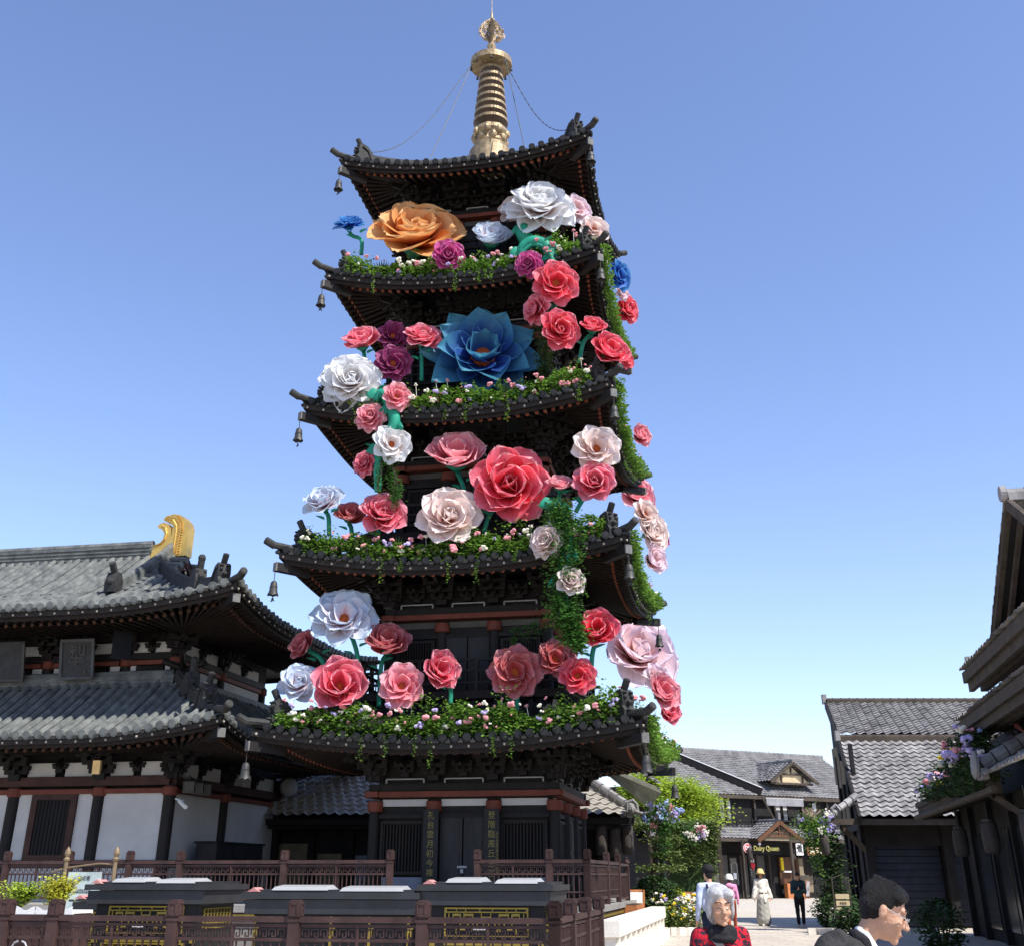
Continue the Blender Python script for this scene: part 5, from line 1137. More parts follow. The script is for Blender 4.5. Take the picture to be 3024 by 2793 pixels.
for y in (-2.2, .6, 3.4, 6.2, 9.0, 11.1): 
    MB().bx(.85, 1.05, y-.09, y+.09, 0, 3.2).build('post', M['dwall'], NB)
for y, h in ((3.4, 2.7), (.6, 2.7)):
    MB().tube([(.75, y+.2, .1), (.75, y+.2, h)], .018, 6).build('downpipe', M['beam'], NB)
for y in (-1.9, -.55):
    m_ = MB(); m_.bx(.93, .98, y, y+1.1, .05, 2.5); m_.bx(.9, .93, y+.0, y+.1, .05, 2.5); m_.bx(.9, .93, y+1.0, y+1.1, .05, 2.5)
    for z in (.06, .9, 1.7, 2.4): m_.bx(.9, .93, y+.1, y+1.0, z, z+.1)
    m_.build('door', M['door'], NB)
m_ = MB()
for y in (1.2, 4.2, 7.0): m_.bx(.93, .97, y, y+1.9, .3, 2.5)
m_.build('dark_window', M['glass'], NB)
MB().beam((.0, -.2, 2.95), (1.1, -.6, 2.1), .09, .12).build('eave_strut', M['beam'], NB)
for y, nm_ in ((6.2, 'farthest'), (2.0, 'middle'), (-2.2, 'nearest')):
    L_ = thing('paper_lantern', 'weathered cylindrical lantern under the flower house eave, %s of three' % nm_, 'lantern', NB.matrix_basis @ Vector((0, 0, 0)), YAW, 'lanterns under the flower house eave')
    L_.location = (Matrix.Translation(P0) @ Matrix.Rotation(YAW, 4, 'Z')) @ Vector((.15, y, 2.25))
    MB().lathe([(.12, -.32), (.17, -.28), (.19, 0), (.17, .28), (.12, .32)], n=14).build('shade', M['lant'], L_, True); m_ = MB(); m_.lathe([(.001, .32), (.13, .32), (.13, .37), (.001, .37)], n=12); m_.tube([(0, 0, .37), (0, 0, .8)], .01, 5); m_.build('hanger', M['bell'], L_)
def patch(label, frame, gen, n, size, mm, bl, name='flower_bed', cat='flowers', trail=0):
    t = thing(name, label, cat, frame[0], frame[1]); lf = MB(); leaves(lf, [gen() for _ in range(n)], size); lf.build('foliage', M[mm], t)
    for nm2, mm2, k, r_ in bl:
        b_ = MB()
        for _ in range(k): blossoms(b_, gen(1), r_*rnd.uniform(.7, 1.3), 7)
        b_.build(nm2, M[mm2], t)['kind'] = 'stuff'
    return t
FRN = (P0, YAW)
def g1(b=0):
    y = rnd.uniform(-.6, 8.5) if rnd.random() < .75 else rnd.uniform(-.6, 3.2); hh = .35+.5*max(0, 1-(y-1.5)**2/14)+.12*math.sin(y*3)
    return Vector((-.12+rnd.gauss(0, .16)-(.12 if b else 0), y, 3.42+(rnd.uniform(.35, 1.05) if b else rnd.uniform(-.35, 1.0))*hh))
patch('mixed purple, pink and yellow flowers filling the trough along the flower house eave', FRN, g1, 9000, .11, 'leaf3', [('lavender_blossoms', 'blav', 34, .11), ('pink_blossoms', 'bpink', 14, .1), ('white_blossoms', 'bwhite', 12, .09), ('blue_blossoms', 'bblue', 14, .08), ('yellow_blossoms', 'byel', 4, .1)])
def g2(b=0):
    y = rnd.uniform(-5.0, 1.6); return Vector((1.25+rnd.gauss(0, .12)-(.15 if b else 0), y, 3.7+rnd.random()*(.95 if y > -1.2 else 1.2)))
patch('dense wall of lilac and pink blossoms under the middle eave of the flower house', FRN, g2, 7500, .13, 'leaf3', [('pink_blossoms', 'bpink', 26, .1), ('lavender_blossoms', 'blav', 40, .11), ('white_blossoms', 'bwhite', 12, .08)])
# ================================================================== far shop at the end of the street
YD = R(28.7); DO = Vector((19.68, 95, 0)); DQ = thing('street_end_shop', 'two storey dark timber shop with gabled porch and balcony at the far street end', 'shop building', DO, YD)
MD = Matrix.Translation(DO) @ Matrix.Rotation(YD, 4, 'Z')
ts = lambda A, B, C, D, nm_='roof_tiles': tile_sheet(MB(), A, B, C, D, .36, .34, .05, .05, 4).build(nm_, M['dqtile'], DQ)
MB().bx(-12, 12, .6, 12, 0, 7.1).build('wall', M['dwall'], DQ)
ts((-13, .2, 7.05), (12, .2, 7.05), (12, 6.2, 10.6), (-13, 6.2, 10.6)); ridge_tiles(MB(), (-13, 6.2, 10.55), (12, 6.2, 10.55), .1, .3, .25, .5).build('ridge', M['dqtile'], DQ)
MB().bx(-13, 12, .15, .3, 6.8, 7.05).build('eave_beam', M['beam'], DQ)
ts((-12, -1.0, 4.0), (12, -1.0, 4.0), (12, .55, 4.95), (-12, .55, 4.95), 'lower_roof_tiles'); MB().bx(-12, 12, -1.05, -.9, 3.78, 4.0).build('eave_beam', M['beam'], DQ); MB().bx(-12, 12, -.9, .6, 3.85, 3.92).build('eave_soffit', M['dwall'], DQ)
MB().bx(-12, 12, 1.2, 12, 7.1, 7.5).build('roof_void', M['dwall'], DQ)
# sloping parapet between the roofs
m_ = MB(); m_.beam((-.3, .1, 7.35), (-6.3, 6.2, 10.95), .3, .5); m_.build('parapet', M['dwall'], DQ); MB().beam((-.3, .08, 7.64), (-6.3, 6.2, 11.24), .34, .07).build('parapet_coping', M['white'], DQ)
# dormer
ts((1.0, 2.0, 8.15), (1.0, .5, 8.15), (3.36, .5, 9.6), (3.36, 5.2, 9.8), 'dormer_tiles'); 
m_ = MB(); tile_sheet(m_, (1.0, 4.5, 8.2), (1.0, .4, 8.2), (3.36, .4, 9.65), (3.36, 5.5, 9.65), .36, .34, .05, .05, 4); tile_sheet(m_, (5.8, .4, 8.2), (5.8, 4.5, 8.2), (3.36, 5.5, 9.65), (3.36, .4, 9.65), .36, .34, .05, .05, 4); m_.build('dormer_roof_tiles', M['dqtile'], DQ)
m_ = MB(); m_.add([(1.4, .75, 8.0), (5.4, .75, 8.0), (3.36, .75, 9.4)], [(0, 1, 2)]); m_.build('dormer_wall', M['cream'], DQ)
m_ = MB(); m_.beam((.95, .38, 8.1), (3.36, .38, 9.62), .12, .22); m_.beam((3.36, .38, 9.62), (5.85, .38, 8.1), .12, .22); m_.beam((1.3, .68, 8.05), (5.5, .68, 8.05), .12, .16); m_.beam((2.3, .68, 8.75), (4.5, .68, 8.75), .1, .12); m_.beam((2.3, .68, 8.05), (2.3, .68, 8.75), .1, .1); m_.beam((4.5, .68, 8.05), (4.5, .68, 8.75), .1, .1); m_.beam((3.36, .68, 8.8), (3.36, .68, 9.4), .1, .1); m_.build('dormer_framing', M['beam'], DQ)
ridge_tiles(MB(), (3.36, .3, 9.65), (3.36, 5.5, 9.65), .08, .15, .2, .5).build('dormer_ridge', M['dqtile'], DQ)
# porch gable
m_ = MB(); tile_sheet(m_, (-2.95, .4, 3.95), (-2.95, -2.2, 3.95), (-.87, -2.2, 5.15), (-.87, .6, 5.15), .36, .34, .05, .05, 4); tile_sheet(m_, (1.2, -2.2, 3.95), (1.2, .4, 3.95), (-.87, .6, 5.15), (-.87, -2.2, 5.15), .36, .34, .05, .05, 4); m_.build('porch_roof_tiles', M['dqtile'], DQ)
m_ = MB(); m_.beam((-3.05, -2.25, 3.8), (-.87, -2.25, 5.1), .14, .26); m_.beam((-.87, -2.25, 5.1), (1.3, -2.25, 3.8), .14, .26); m_.beam((-2.3, -2.1, 4.15), (.55, -2.1, 4.15), .1, .14); m_.beam((-.87, -2.1, 4.2), (-.87, -2.1, 4.9), .1, .1); m_.beam((-1.6, -2.1, 4.4), (-.2, -2.1, 4.4), .08, .08); m_.build('porch_gable', M['door'], DQ)
m_ = MB(); m_.add([(-2.4, -2.05, 3.85), (.7, -2.05, 3.85), (-.1, -2.05, 4.5), (-1.6, -2.05, 4.5)], [(0, 1, 2, 3)]); m_.build('porch_infill', M['cream2'], DQ)
ridge_tiles(MB(), (-.87, -2.2, 5.15), (-.87, .5, 5.15), .08, .12, .2, .5).build('porch_ridge', M['dqtile'], DQ)
m_ = MB(); m_.box((-.87, -2.2, 5.5), (.2, .2, .45)); m_.build('ridge_end_tile', M['dqtile'], DQ)
MB().tube([(.2, -2.0, 0), (.2, -2.0, 4.0)], .12, 10).build('porch_post', M['beam'], DQ); MB().tube([(-3.7, -1.2, 0), (-3.7, -1.2, 3.9)], .07, 8).build('porch_post', M['beam'], DQ)
# balcony and upper windows
m_ = MB(); m_.bx(-12, 12, .1, .2, 5.25, 5.35); m_.bx(-12, 12, .1, .2, 5.0, 5.08)
for q in range(17): m_.bx(-12+q*1.5-.05, -12+q*1.5+.05, .08, .2, 4.9, 5.45)
m_.build('balcony_rail', M['dwall'], DQ)
for x in (-8.6, -6.0, -3.62, -.9, 1.1, 3.9, 6.5, 9): MB().bx(x-.08, x+.08, .35, .5, 4.9, 6.9).build('upper_post', M['beam'], DQ)
for x0 in (-4.25, -3.62, 1.25, 1.95, -8.0, 5.0):
    f_ = MB(); f_.bx(x0, x0+.05, .5, .58, 5.2, 6.75); f_.bx(x0+.5, x0+.55, .5, .58, 5.2, 6.75); f_.bx(x0+.05, x0+.5, .5, .58, 6.7, 6.75); fo = f_.build('window_frame', M['dwall'], DQ)
    MB().bx(x0+.06, x0+.49, .55, .57, 6.1, 6.68).build('paper_pane', M['plaster'], fo); MB().bx(x0+.06, x0+.49, .55, .57, 5.25, 6.1).build('window_pane', M['glass'], fo)
    m_ = MB()
    for q in range(5): m_.box((x0+.28, .53, 5.35+q*.1), (.36, .02, .05), 0, .4)
    m_.build('white_jars', M['plaster'], fo)
for x in (-4.7, -.2): 
    m_ = MB(); m_.beam((x-.5, -.3, 7.0), (x+.35, -.8, 5.0), .12, .12); m_.build('brace', M['beam'], DQ)
m_ = MB(); m_.bx(-.3, 3.4, -.35, -.3, 6.35, 6.85); m_.build('awning', mat('faded awning', (.22, .22, .23), .8), DQ); MB().bx(-.35, 3.45, -.36, -.28, 6.85, 6.9).build('awning_rail', M['plaster'], DQ)
# ground floor doors
for x0, x1_, mm in ((-6.8, -4.6, 'gwall'), (-4.6, -3.85, 'gwall'), (-2.6, -2.0, 'gwall'), (-1.1, -.35, 'gwall')): MB().bx(x0, x1_, .5, .58, .1, 2.9).build('shutter', M[mm], DQ)
for x0 in (-3.8, -1.95):
    f_ = MB(); w_ = .95 if x0 < -3 else .8
    f_.bx(x0, x0+.1, .42, .6, .05, 2.9); f_.bx(x0+w_-.1, x0+w_, .42, .6, .05, 2.9); f_.bx(x0+.1, x0+w_-.1, .42, .6, 2.7, 2.9); f_.bx(x0+.1, x0+w_-.1, .42, .6, .05, .9); fo = f_.build('shop_door', M['dwall'], DQ); MB().bx(x0+.1, x0+w_-.1, .5, .52, .9, 2.7).build('door_glass', M['glass'], fo)
m_ = MB()
for x in (-2.75, -2.5, .0): m_.bx(x-.05, x+.05, .3, .42, .05, 2.9)
m_.build('door_jamb', M['beam'], DQ)
# frame of light round the left door, sticker and heart in the windows
m_ = MB(); m_.tube([(-3.62, .38, .95), (-3.62, .38, 2.35), (-3.5, .38, 2.42), (-3.38, .38, 2.36), (-3.24, .38, 2.42), (-3.1, .38, 2.35), (-3.05, .38, .95), (-3.62, .38, .95)], .02, 4); m_.build('door_outline', M['plaster'], DQ); MB().bx(-3.5, -3.2, .37, .39, 1.3, 1.7).build('notice', M['white'], DQ)
m_ = MB(); hp = [(0, -.22), (.2, .02), (.2, .14), (.1, .2), (0, .12), (-.1, .2), (-.2, .14), (-.2, .02)]; m_.ext(hp, lambda x, y, t: Vector((-1.5+x, .47-.02*t, 2.15+y*1.2)), 1); m_.build('heart_sticker', mat('red sticker', (.6, .03, .04), .5), DQ)
text('ICE', .24, .005, DQ, M['white'], 'window_lettering', (-1.52, .46, 2.52), bold=.01); text('L\no\nv', .17, .005, DQ, M['white'], 'window_lettering', (-1.72, .46, 1.75))
# signs
sg = thing('shop_sign', 'round red logo and yellow lettering reading Dairy Queen on the dark fascia', 'shop sign', MD @ Vector((-1.75, -1.25, 3.33)), YD)
sg['label'] = 'round red logo and yellow shop lettering on the dark fascia above the far doors'
MB().bx(-2.1, 1.75, .02, .08, -.4, .4).build('fascia', M['dwall'], sg)
m_ = MB(); pts = [(.36*math.cos(a)*(1+.12*abs(math.sin(a*1.5+.4))), .34*math.sin(a)) for a in [i*math.pi/14 for i in range(28)]]; m_.ext(pts, lambda x, y, t: Vector((-1.55+x, -.03*t, y)), 1); m_.build('logo_disc', mat('pink white logo rim', (.7, .42, .42), .6), sg)
m_ = MB(); m_.ext([(x*.84, y*.84) for x, y in pts], lambda x, y, t: Vector((-1.55+x, -.03-.01*t, y)), 1); m_.build('logo_face', mat('faded logo red', (.45, .1, .11), .6), sg); text('DQ', .34, .01, sg, M['white'], 'logo_lettering', (-1.55, -.06, .02), bold=.008)
text('Dairy Queen', .46, .02, sg, mat('yellow letters', (.75, .68, .2), .5), 'lettering', (.22, -.02, 0), bold=.014)
s2 = thing('shop_sign', 'square white sign with one black brush character right of the porch post', 'shop sign', MD @ Vector((1.65, -1.3, 3.3)), YD); MB().box((0, 0, 0), (.66, .06, .8)).build('panel', M['white'], s2); text('煮', .62, .005, s2, M['black'], 'character', (0, -.04, 0), bold=.012)
s3 = thing('shop_sign', 'brown wooden sign with pale brush characters beside the square white sign', 'shop sign', MD @ Vector((3.4, -1.3, 3.2)), YD); MB().box((0, 0, 0), (2.0, .06, .6)).build('panel', mat('brown signboard', (.16, .075, .03), .6), s3); text('茶包舖', .52, .005, s3, mat('cream characters', (.7, .6, .42), .6), 'characters', (0, -.04, 0), bold=.01)
# right hand shop bay
MB().bx(1.0, 4.2, .4, .55, .9, 2.8).build('shop_interior', M['door'], DQ); MB().bx(1.0, 2.6, -.3, .1, 0, 1.0).build('counter', M['orange'], DQ); MB().bx(2.7, 3.9, .1, .38, .4, 2.7).build('shutter', M['cream2'], DQ)
MB().bx(1.1, 1.35, .3, .38, 1.9, 2.75).build('yellow_banner', M['byel'], DQ); MB().bx(1.2, 2.1, .1, .3, 1.75, 1.85).build('white_shelf', M['white'], DQ)
for x, nm_ in ((-3.3, 'left'), (.75, 'right')):
    L_ = thing('paper_lantern', 'small cylindrical lantern on the %s side of the far shop\'s porch' % nm_, 'lantern', MD @ Vector((x, -1.5, 2.95)), 0, 'lanterns at the far shop'); MB().lathe([(.14, -.4), (.2, -.3), (.2, .3), (.14, .4)], n=12).build('shade', M['lant'], L_, True); MB().tube([(0, 0, .4), (0, 0, .9)], .015, 4).build('hanger', M['bell'], L_)
for x, nm_ in ((-2.75, 'left'), (1.25, 'right')):
    L_ = thing('eave_lamp', 'tiny white bulb lamp at the %s foot of the far porch gable' % nm_, 'lamp', MD @ Vector((x, -2.0, 3.62)), 0, 'bulb lamps at the far shop'); MB().sphere((0, 0, 0), .1, 8, 6).build('bulb', M['white'], L_); MB().tube([(0, 0, .08), (0, 0, .3)], .02, 5).build('hanger', M['bell'], L_)
def a_board(label, P, rz, w_, h, mm, fm, txt=None, tilt=.12):
    t = thing('sign_board', label, 'sign board', P, rz, None); fr_ = MB()
    fr_.box((-w_/2, 0, h/2), (.05, .05, h), 0, tilt); fr_.box((w_/2, 0, h/2), (.05, .05, h), 0, tilt); fr_.box((0, 0, h-.02), (w_-.05, .05, .05)); fr_.box((-w_/2, .35, h/2), (.04, .04, h), 0, -tilt*2); fr_.box((w_/2, .35, h/2), (.04, .04, h), 0, -tilt*2); fr_.build('frame', M[fm], t)
    MB().box((0, -.01, h*.55), (w_-.08, .03, h*.8), 0, tilt).build('panel', M[mm], t)
    if txt: q = text(txt, h*.1, .003, t, M['cap'], 'lettering', (0, -.06, h*.55)); q.rotation_euler.x += -tilt*0
    return t
a_board('grey blackboard easel with orange frame in front of the far shop counter', MD @ Vector((.7, -2.8, 0)), YD+.5, .75, 1.2, 'grey', 'orange', '今日\n推荐', .15)
a_board('white menu board with curved wooden frame beside the small round bush', at(1338, 1762, 44), .1, .5, 1.0, 'white', 'orange', '花木\n有情\n小心'); 
COL.objects[-1]
a_board('white board with wooden frame half hidden behind the terrace railing post', at(1240, 1778, 36.2), .3, .55, 1.15, 'white', 'orange', '请勿\n攀爬')
for o in COL.objects:
    if o.get('category') == 'sign board': o.location.z = 0
# ================================================================== trees and planting
def tree(label, P, h, cr, n, size, mm, clumps=26, trunk=.12, flat=.75, name='leafy_tree'):
    t = thing(name, label, 'tree', P, 0); tk = MB(); tk.tube([(0, 0, 0), (.1, 0, h*.3), (-.05, .05, h*.55), (.05, 0, h*.8)], [trunk, trunk*.8, trunk*.55, trunk*.2], 8); lf = MB()
    for _ in range(clumps):
        a = rnd.random()*6.28; el = rnd.uniform(-.5, 1.2); d = Vector((math.cos(a)*math.cos(el)*cr, math.sin(a)*math.cos(el)*cr, math.sin(el)*cr*flat))*rnd.uniform(.45, 1); c = Vector((0, 0, h*.62)) + d; tk.tube([(0, 0, h*.4), c*.5+Vector((0, 0, h*.25)), c], [trunk*.4, trunk*.2, .01], 5)
        r_ = cr*rnd.uniform(.16, .32); leaves(lf, [c + Vector((rnd.gauss(0, r_), rnd.gauss(0, r_), rnd.gauss(0, r_*.5))) for _ in range(n//clumps)], size, .35)
    tk.build('trunk', M['bark'], t); lf.build('crown', M[mm], t); return t
def tree_at(label, x, y, Yd, rp, *a):
    P = at(x, y, Yd); cr = rp*.000405*Yd; tree(label, (P.x, P.y, 0), P.z/.66, cr, *a)
tree_at('bright yellow green tree rising behind the pagoda corner and the hanging ivy arbour', 1328, 1572, 62, 72, 14000, .15, 'leaf2', 60, .12, .9)
tree_at('yellow green tree partly hidden by the pagoda\'s lowest roof corner', 1262, 1540, 58, 46, 6000, .17, 'leaf2', 30, .12, 1.0)
# ivy arbour
ar = thing('ivy_arbour', 'arbour roofed and draped with long hanging green ivy left of the far shop', 'arbour', at(1362, 1780, 52), 0); ar.location.z = 0
m_ = MB()
for x in (-1.1, 1.1):
    for y in (0, 2.4): m_.bx(x-.08, x+.08, y-.08, y+.08, 0, 3.2)
for y in (0, 1.2, 2.4): m_.bx(-1.25, 1.25, y-.05, y+.05, 3.2, 3.35)
m_.build('frame', M['beam'], ar)
lf = MB(); pts = []
for _ in range(5200): pts.append((rnd.uniform(-1.15, 1.05), rnd.uniform(-.4, 2.6), 3.3+rnd.gauss(.1, .1)))
for _ in range(150):
    x = rnd.uniform(-1.15, 1.05); y = rnd.choice([-.35, rnd.uniform(-.4, 2.6)]); L_ = rnd.uniform(.5, 1.7) if x < .6 else rnd.uniform(.8, 2.2)
    pts += [(x+rnd.gauss(0, .05), y+rnd.gauss(0, .05), 3.3-L_*q/45) for q in range(45)]
leaves(lf, pts, .13); lf.build('foliage', M['arb'] if 'arb' in M else M['pine'], ar)
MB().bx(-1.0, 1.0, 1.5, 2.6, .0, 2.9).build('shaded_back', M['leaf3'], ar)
# hydrangea basket under the eave
def basket(label, P, cols, r_, tail, n=1400, mm='hang'):
    t = thing('hanging_flowers', label, 'hanging flowers', P, 0, None); lf = MB(); pts = [(rnd.gauss(0, r_*.5), rnd.gauss(0, r_*.4), rnd.gauss(0, r_*.45)) for _ in range(n)]
    for _ in range(12):
        x = rnd.uniform(-r_*.5, r_*.7); L_ = tail*rnd.uniform(.4, 1); pts += [(x+rnd.gauss(0, .03), rnd.gauss(0, .06), -.1-L_*q/50) for q in range(50)]
    leaves(lf, pts, .09); lf.build('foliage', M[mm], t)
    for nm2, mm2, k in cols:
        b_ = MB()
        for _ in range(k):
            c = Vector((rnd.gauss(.1, r_*.55), -abs(rnd.gauss(.1, .1)), rnd.gauss(0, r_*.4)))
            for _ in range(16): b_.sphere(c+Vector((rnd.gauss(0, .06), rnd.gauss(0, .05), rnd.gauss(0, .05))), .035, 5, 4)
        b_.build(nm2, M[mm2], t)['kind'] = 'stuff'
    MB().tube([(0, 0, r_*.3), (-.3, .4, r_*.9)], .015, 4).build('hanger', M['bell'], t); return t
basket('blue and pink hydrangeas with trailing greens hanging from the rear building corner', at(1292, 1592, 38), [('blue_blossoms', 'bblue', 9), ('lavender_blossoms', 'blav', 6), ('pink_blossoms', 'bpink', 3), ('white_blossoms', 'bwhite', 4)], .45, 1.1)
basket('cream and peach blossoms on top of the ivy arbour', at(1352, 1628, 47), [('white_blossoms', 'bwhite', 9), ('peach_blossoms', 'bpink', 4), ('lavender_blossoms', 'blav', 2)], .42, .2, 350)
basket('green plant with violet blooms and dry plumes hanging left of the gabled shop', at(1588, 1618, 39.2), [('lavender_blossoms', 'blav', 6), ('white_blossoms', 'bwhite', 2)], .5, 1.3, 1500, 'leaf')
COL.objects
pl_ = MB()
for _ in range(26):
    a = rnd.uniform(-.7, .7); pl_.tube([(0, 0, .1), (math.sin(a)*.3, 0, .2+.25*math.cos(a)), (math.sin(a)*.55, -.05, .25+.35*math.cos(a))], [.006, .014, .004], 4)
q = [o for o in COL.objects if o.get('label', '').startswith('green plant with violet')][0]; pl_.build('dry_plumes', mat('dry plume', (.55, .38, .33), .9), q); 
# layered clipped pine, round bushes and flower bed
tp = thing('clipped_pine', 'cloud pruned pine with flat foliage tiers in front of the ivy arbour', 'tree', at(1290, 1770, 41), 0); tp.location.z = 0
MB().tube([(-.1, 0, 0), (-.35, 0, 1.0), (-.1, 0, 1.8), (.0, 0, 2.6), (.1, 0, 3.1)], [.14, .12, .09, .06, .03], 8).build('trunk', M['bark'], tp)
lf = MB()
for x, z, r_ in ((.1, 1.72, .85), (.25, 2.12, .5), (.25, 2.52, .55), (-.3, 2.95, .5), (.1, 3.3, .45)):
    leaves(lf, [(x+r_*math.sqrt(rnd.random())*math.cos(a)*1.0, r_*.6*math.sin(a)*rnd.random(), z+rnd.gauss(0, .07)) for a in [rnd.random()*6.28 for _ in range(900)]], .09)
lf.build('foliage_tiers', M['pine'], tp)
def on_ground(o): o.location.z = 0; return o
on_ground(shrub('dark glossy round bush beside the white stone parapet', at(1283, 1780, 39), .85, .8, 1.45, 5200, .11, 'leaf3', 'bush', 'round_bush'))
on_ground(shrub('low yellow green bush right of the dark round bush', at(1318, 1780, 40), .5, .5, 1.1, 2200, .09, 'leaf2', 'bush', 'round_bush'))
fb = thing('flower_bed', 'curved roadside bed of white, lilac and orange flowers behind a low stone edge', 'flower bed', at(1340, 1800, 37), 0); fb.location.z = 0
lf = MB(); bp, bw, bo = MB(), MB(), MB()
for _ in range(190):
    x = rnd.uniform(-.9, 1.15); y = rnd.uniform(0, 2.2); h_ = rnd.uniform(.35, 1.05)
    leaves(lf, [(x+rnd.gauss(0, .05), y+rnd.gauss(0, .05), h_*q/24) for q in range(24)], .1)
    if rnd.random() < .45: blossoms(rnd.choice([bp, bw, bw, bo]), (x, y, h_), .07, 5)
lf.build('foliage', M['pine'], fb)
for nm2, b_, mm2 in (('lavender_blossoms', bp, 'blav'), ('white_blossoms', bw, 'bwhite'), ('orange_blossoms', bo, 'byel')): b_.build(nm2, M[mm2], fb)['kind'] = 'stuff'
m_ = MB()
for q in range(16):
    a = q/15; x = -1.3+1.85*a; m_.box((x, -.25-.25*math.sin(math.pi*a), .09), (.17, .16, .19+.03*(q % 2)), rnd.uniform(-.3, .3))
m_.build('edging_stones', M['stone'], fb)
# shaded planting and little sign rack on the right of the street
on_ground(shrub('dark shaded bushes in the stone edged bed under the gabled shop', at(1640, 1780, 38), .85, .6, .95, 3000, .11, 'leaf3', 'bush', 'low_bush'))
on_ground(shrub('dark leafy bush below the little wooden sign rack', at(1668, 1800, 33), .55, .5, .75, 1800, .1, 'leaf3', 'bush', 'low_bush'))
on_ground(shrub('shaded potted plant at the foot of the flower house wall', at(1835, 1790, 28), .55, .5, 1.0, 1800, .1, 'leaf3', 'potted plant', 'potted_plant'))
eg = thing('stone_kerb', 'low stone kerb edging the shaded bed on the right of the street', 'kerb', at(1700, 1795, 37), 0); eg.location.z = 0; m_ = MB()
for q in range(14): m_.box((-1.7+q*.27, 0, .08), (.25, .18, .17), rnd.uniform(-.1, .1))
m_.build('kerb_stones', M['stone'], eg)
sr = thing('sign_rack', 'little wooden rack holding three cream direction slats', 'sign', at(1650, 1790, 36.5), .1); sr.location.z = 0; sr.scale = (.8, .8, .85)
m_ = MB(); m_.bx(-.32, -.28, 0, .04, 0, 1.75); m_.tube([(-.3, .02, 1.7), (0, .02, 1.78), (.32, .02, 1.7)], .015, 5); m_.bx(.3, .33, 0, .04, .4, 1.7); m_.build('rack_frame', M['beam'], sr)
for q in range(3): MB().box((0, -.02, .75+.2*q), (.5, .03, .15)).build('slat', M['cream'], sr)
text('休息处', .09, .003, sr, M['cap'], 'lettering', (0, -.05, .95))
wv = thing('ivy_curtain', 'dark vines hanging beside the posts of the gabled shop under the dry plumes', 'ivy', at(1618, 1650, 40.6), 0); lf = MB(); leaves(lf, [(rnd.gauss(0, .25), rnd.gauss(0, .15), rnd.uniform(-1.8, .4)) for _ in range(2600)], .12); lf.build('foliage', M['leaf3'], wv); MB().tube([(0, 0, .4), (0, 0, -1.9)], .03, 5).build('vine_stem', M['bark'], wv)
for x, y, Yd, nm_ in ((1612, 1650, 39, 'left'), (1578, 1690, 39.6, 'right')):
    L_ = thing('paper_lantern', 'grey paper lantern hanging %s under the gabled shop\'s street corner' % ('high' if nm_ == 'left' else 'low'), 'lantern', at(x, y, Yd), 0, 'lanterns at the gabled shop corner'); MB().lathe([(.1, -.28), (.14, -.22), (.14, .22), (.1, .28)], n=12).build('shade', M['lant'], L_, True); MB().tube([(0, 0, .28), (0, 0, .7)], .012, 4).build('hanger', M['bell'], L_)
for x, y, nm_ in ((1175, 1640, 'left'), (1202, 1645, 'middle'), (1226, 1640, 'right')):
    L_ = thing('paper_lantern', 'tall dim lantern under the rear building\'s right eave, %s of three' % nm_, 'lantern', at(x, y, 39), 0, 'lanterns under the rear building eave'); MB().lathe([(.14, -.42), (.19, -.34), (.19, .34), (.14, .42)], n=12).build('shade', M['lant'], L_, True); MB().tube([(0, 0, .42), (0, 0, .75)], .012, 4).build('hanger', M['bell'], L_)
# ================================================================== people
def organic(name, parts, voxel, m, parent, sm=6, disp=None):
    mb = MB()
    for p in parts:
        if p[0] == 'c':
            a, b, r1, r2 = Vector(p[1]), Vector(p[2]), p[3], p[4]; n = 12
            mb.tube([a, b], [r1, r2], n) if (a-b).length > 1e-4 else None
            mb.sphere(a, r1, n, 8); mb.sphere(b, r2, n, 8)
        else:
            c, rr = Vector(p[1]), p[2]; k = MB(); k.sphere((0, 0, 0), 1, 16, 10, rr); rot = p[3] if len(p) > 3 else None
            q = rot if rot is not None else Matrix.Identity(3); mb.add([c + q @ Vector(v) for v in k.v], k.f)
    o = mb.build(name, m, None, True)
    r_ = o.modifiers.new('r', 'REMESH'); r_.mode = 'VOXEL'; r_.voxel_size = voxel; r_.use_smooth_shade = True
    if sm: s_ = o.modifiers.new('s', 'SMOOTH'); s_.iterations = sm; s_.factor = .5
    dg = bpy.context.evaluated_depsgraph_get(); dg.update(); me = bpy.data.meshes.new_from_object(o.evaluated_get(dg)); old = o.data; bpy.data.objects.remove(o); bpy.data.meshes.remove(old)
    if disp:
        for v in me.vertices: v.co += v.normal*disp(v.co)
    me.polygons.foreach_set('use_smooth', [True]*len(me.polygons)); me.materials.clear(); me.materials.append(m)
    q = bpy.data.objects.new(name, me); COL.objects.link(q); q.parent = parent; return q
M['skin'] = mat('skin', (.52, .29, .19), .55, 0, .1, 9, .15, 60)
M['skin2'] = mat('older tanned skin', (.46, .26, .17), .5, 0, .14, 14, .35, 45)
M['lip'] = mat('lips', (.36, .13, .1), .5, 0, .1, 9)
M['eye'] = mat('dark eye', (.015, .01, .01), .2, 0, .1, 5)
M['whair'] = mat('white hair', (.72, .72, .73), .6, 0, .22, 5, .9, 60, stretch=(6, 6, 1), col2=(.5, .5, .52))
M['bhair'] = mat('black hair', (.009, .008, .008), .6, 0, .5, 8, .9, 60, stretch=(6, 6, 1.5))
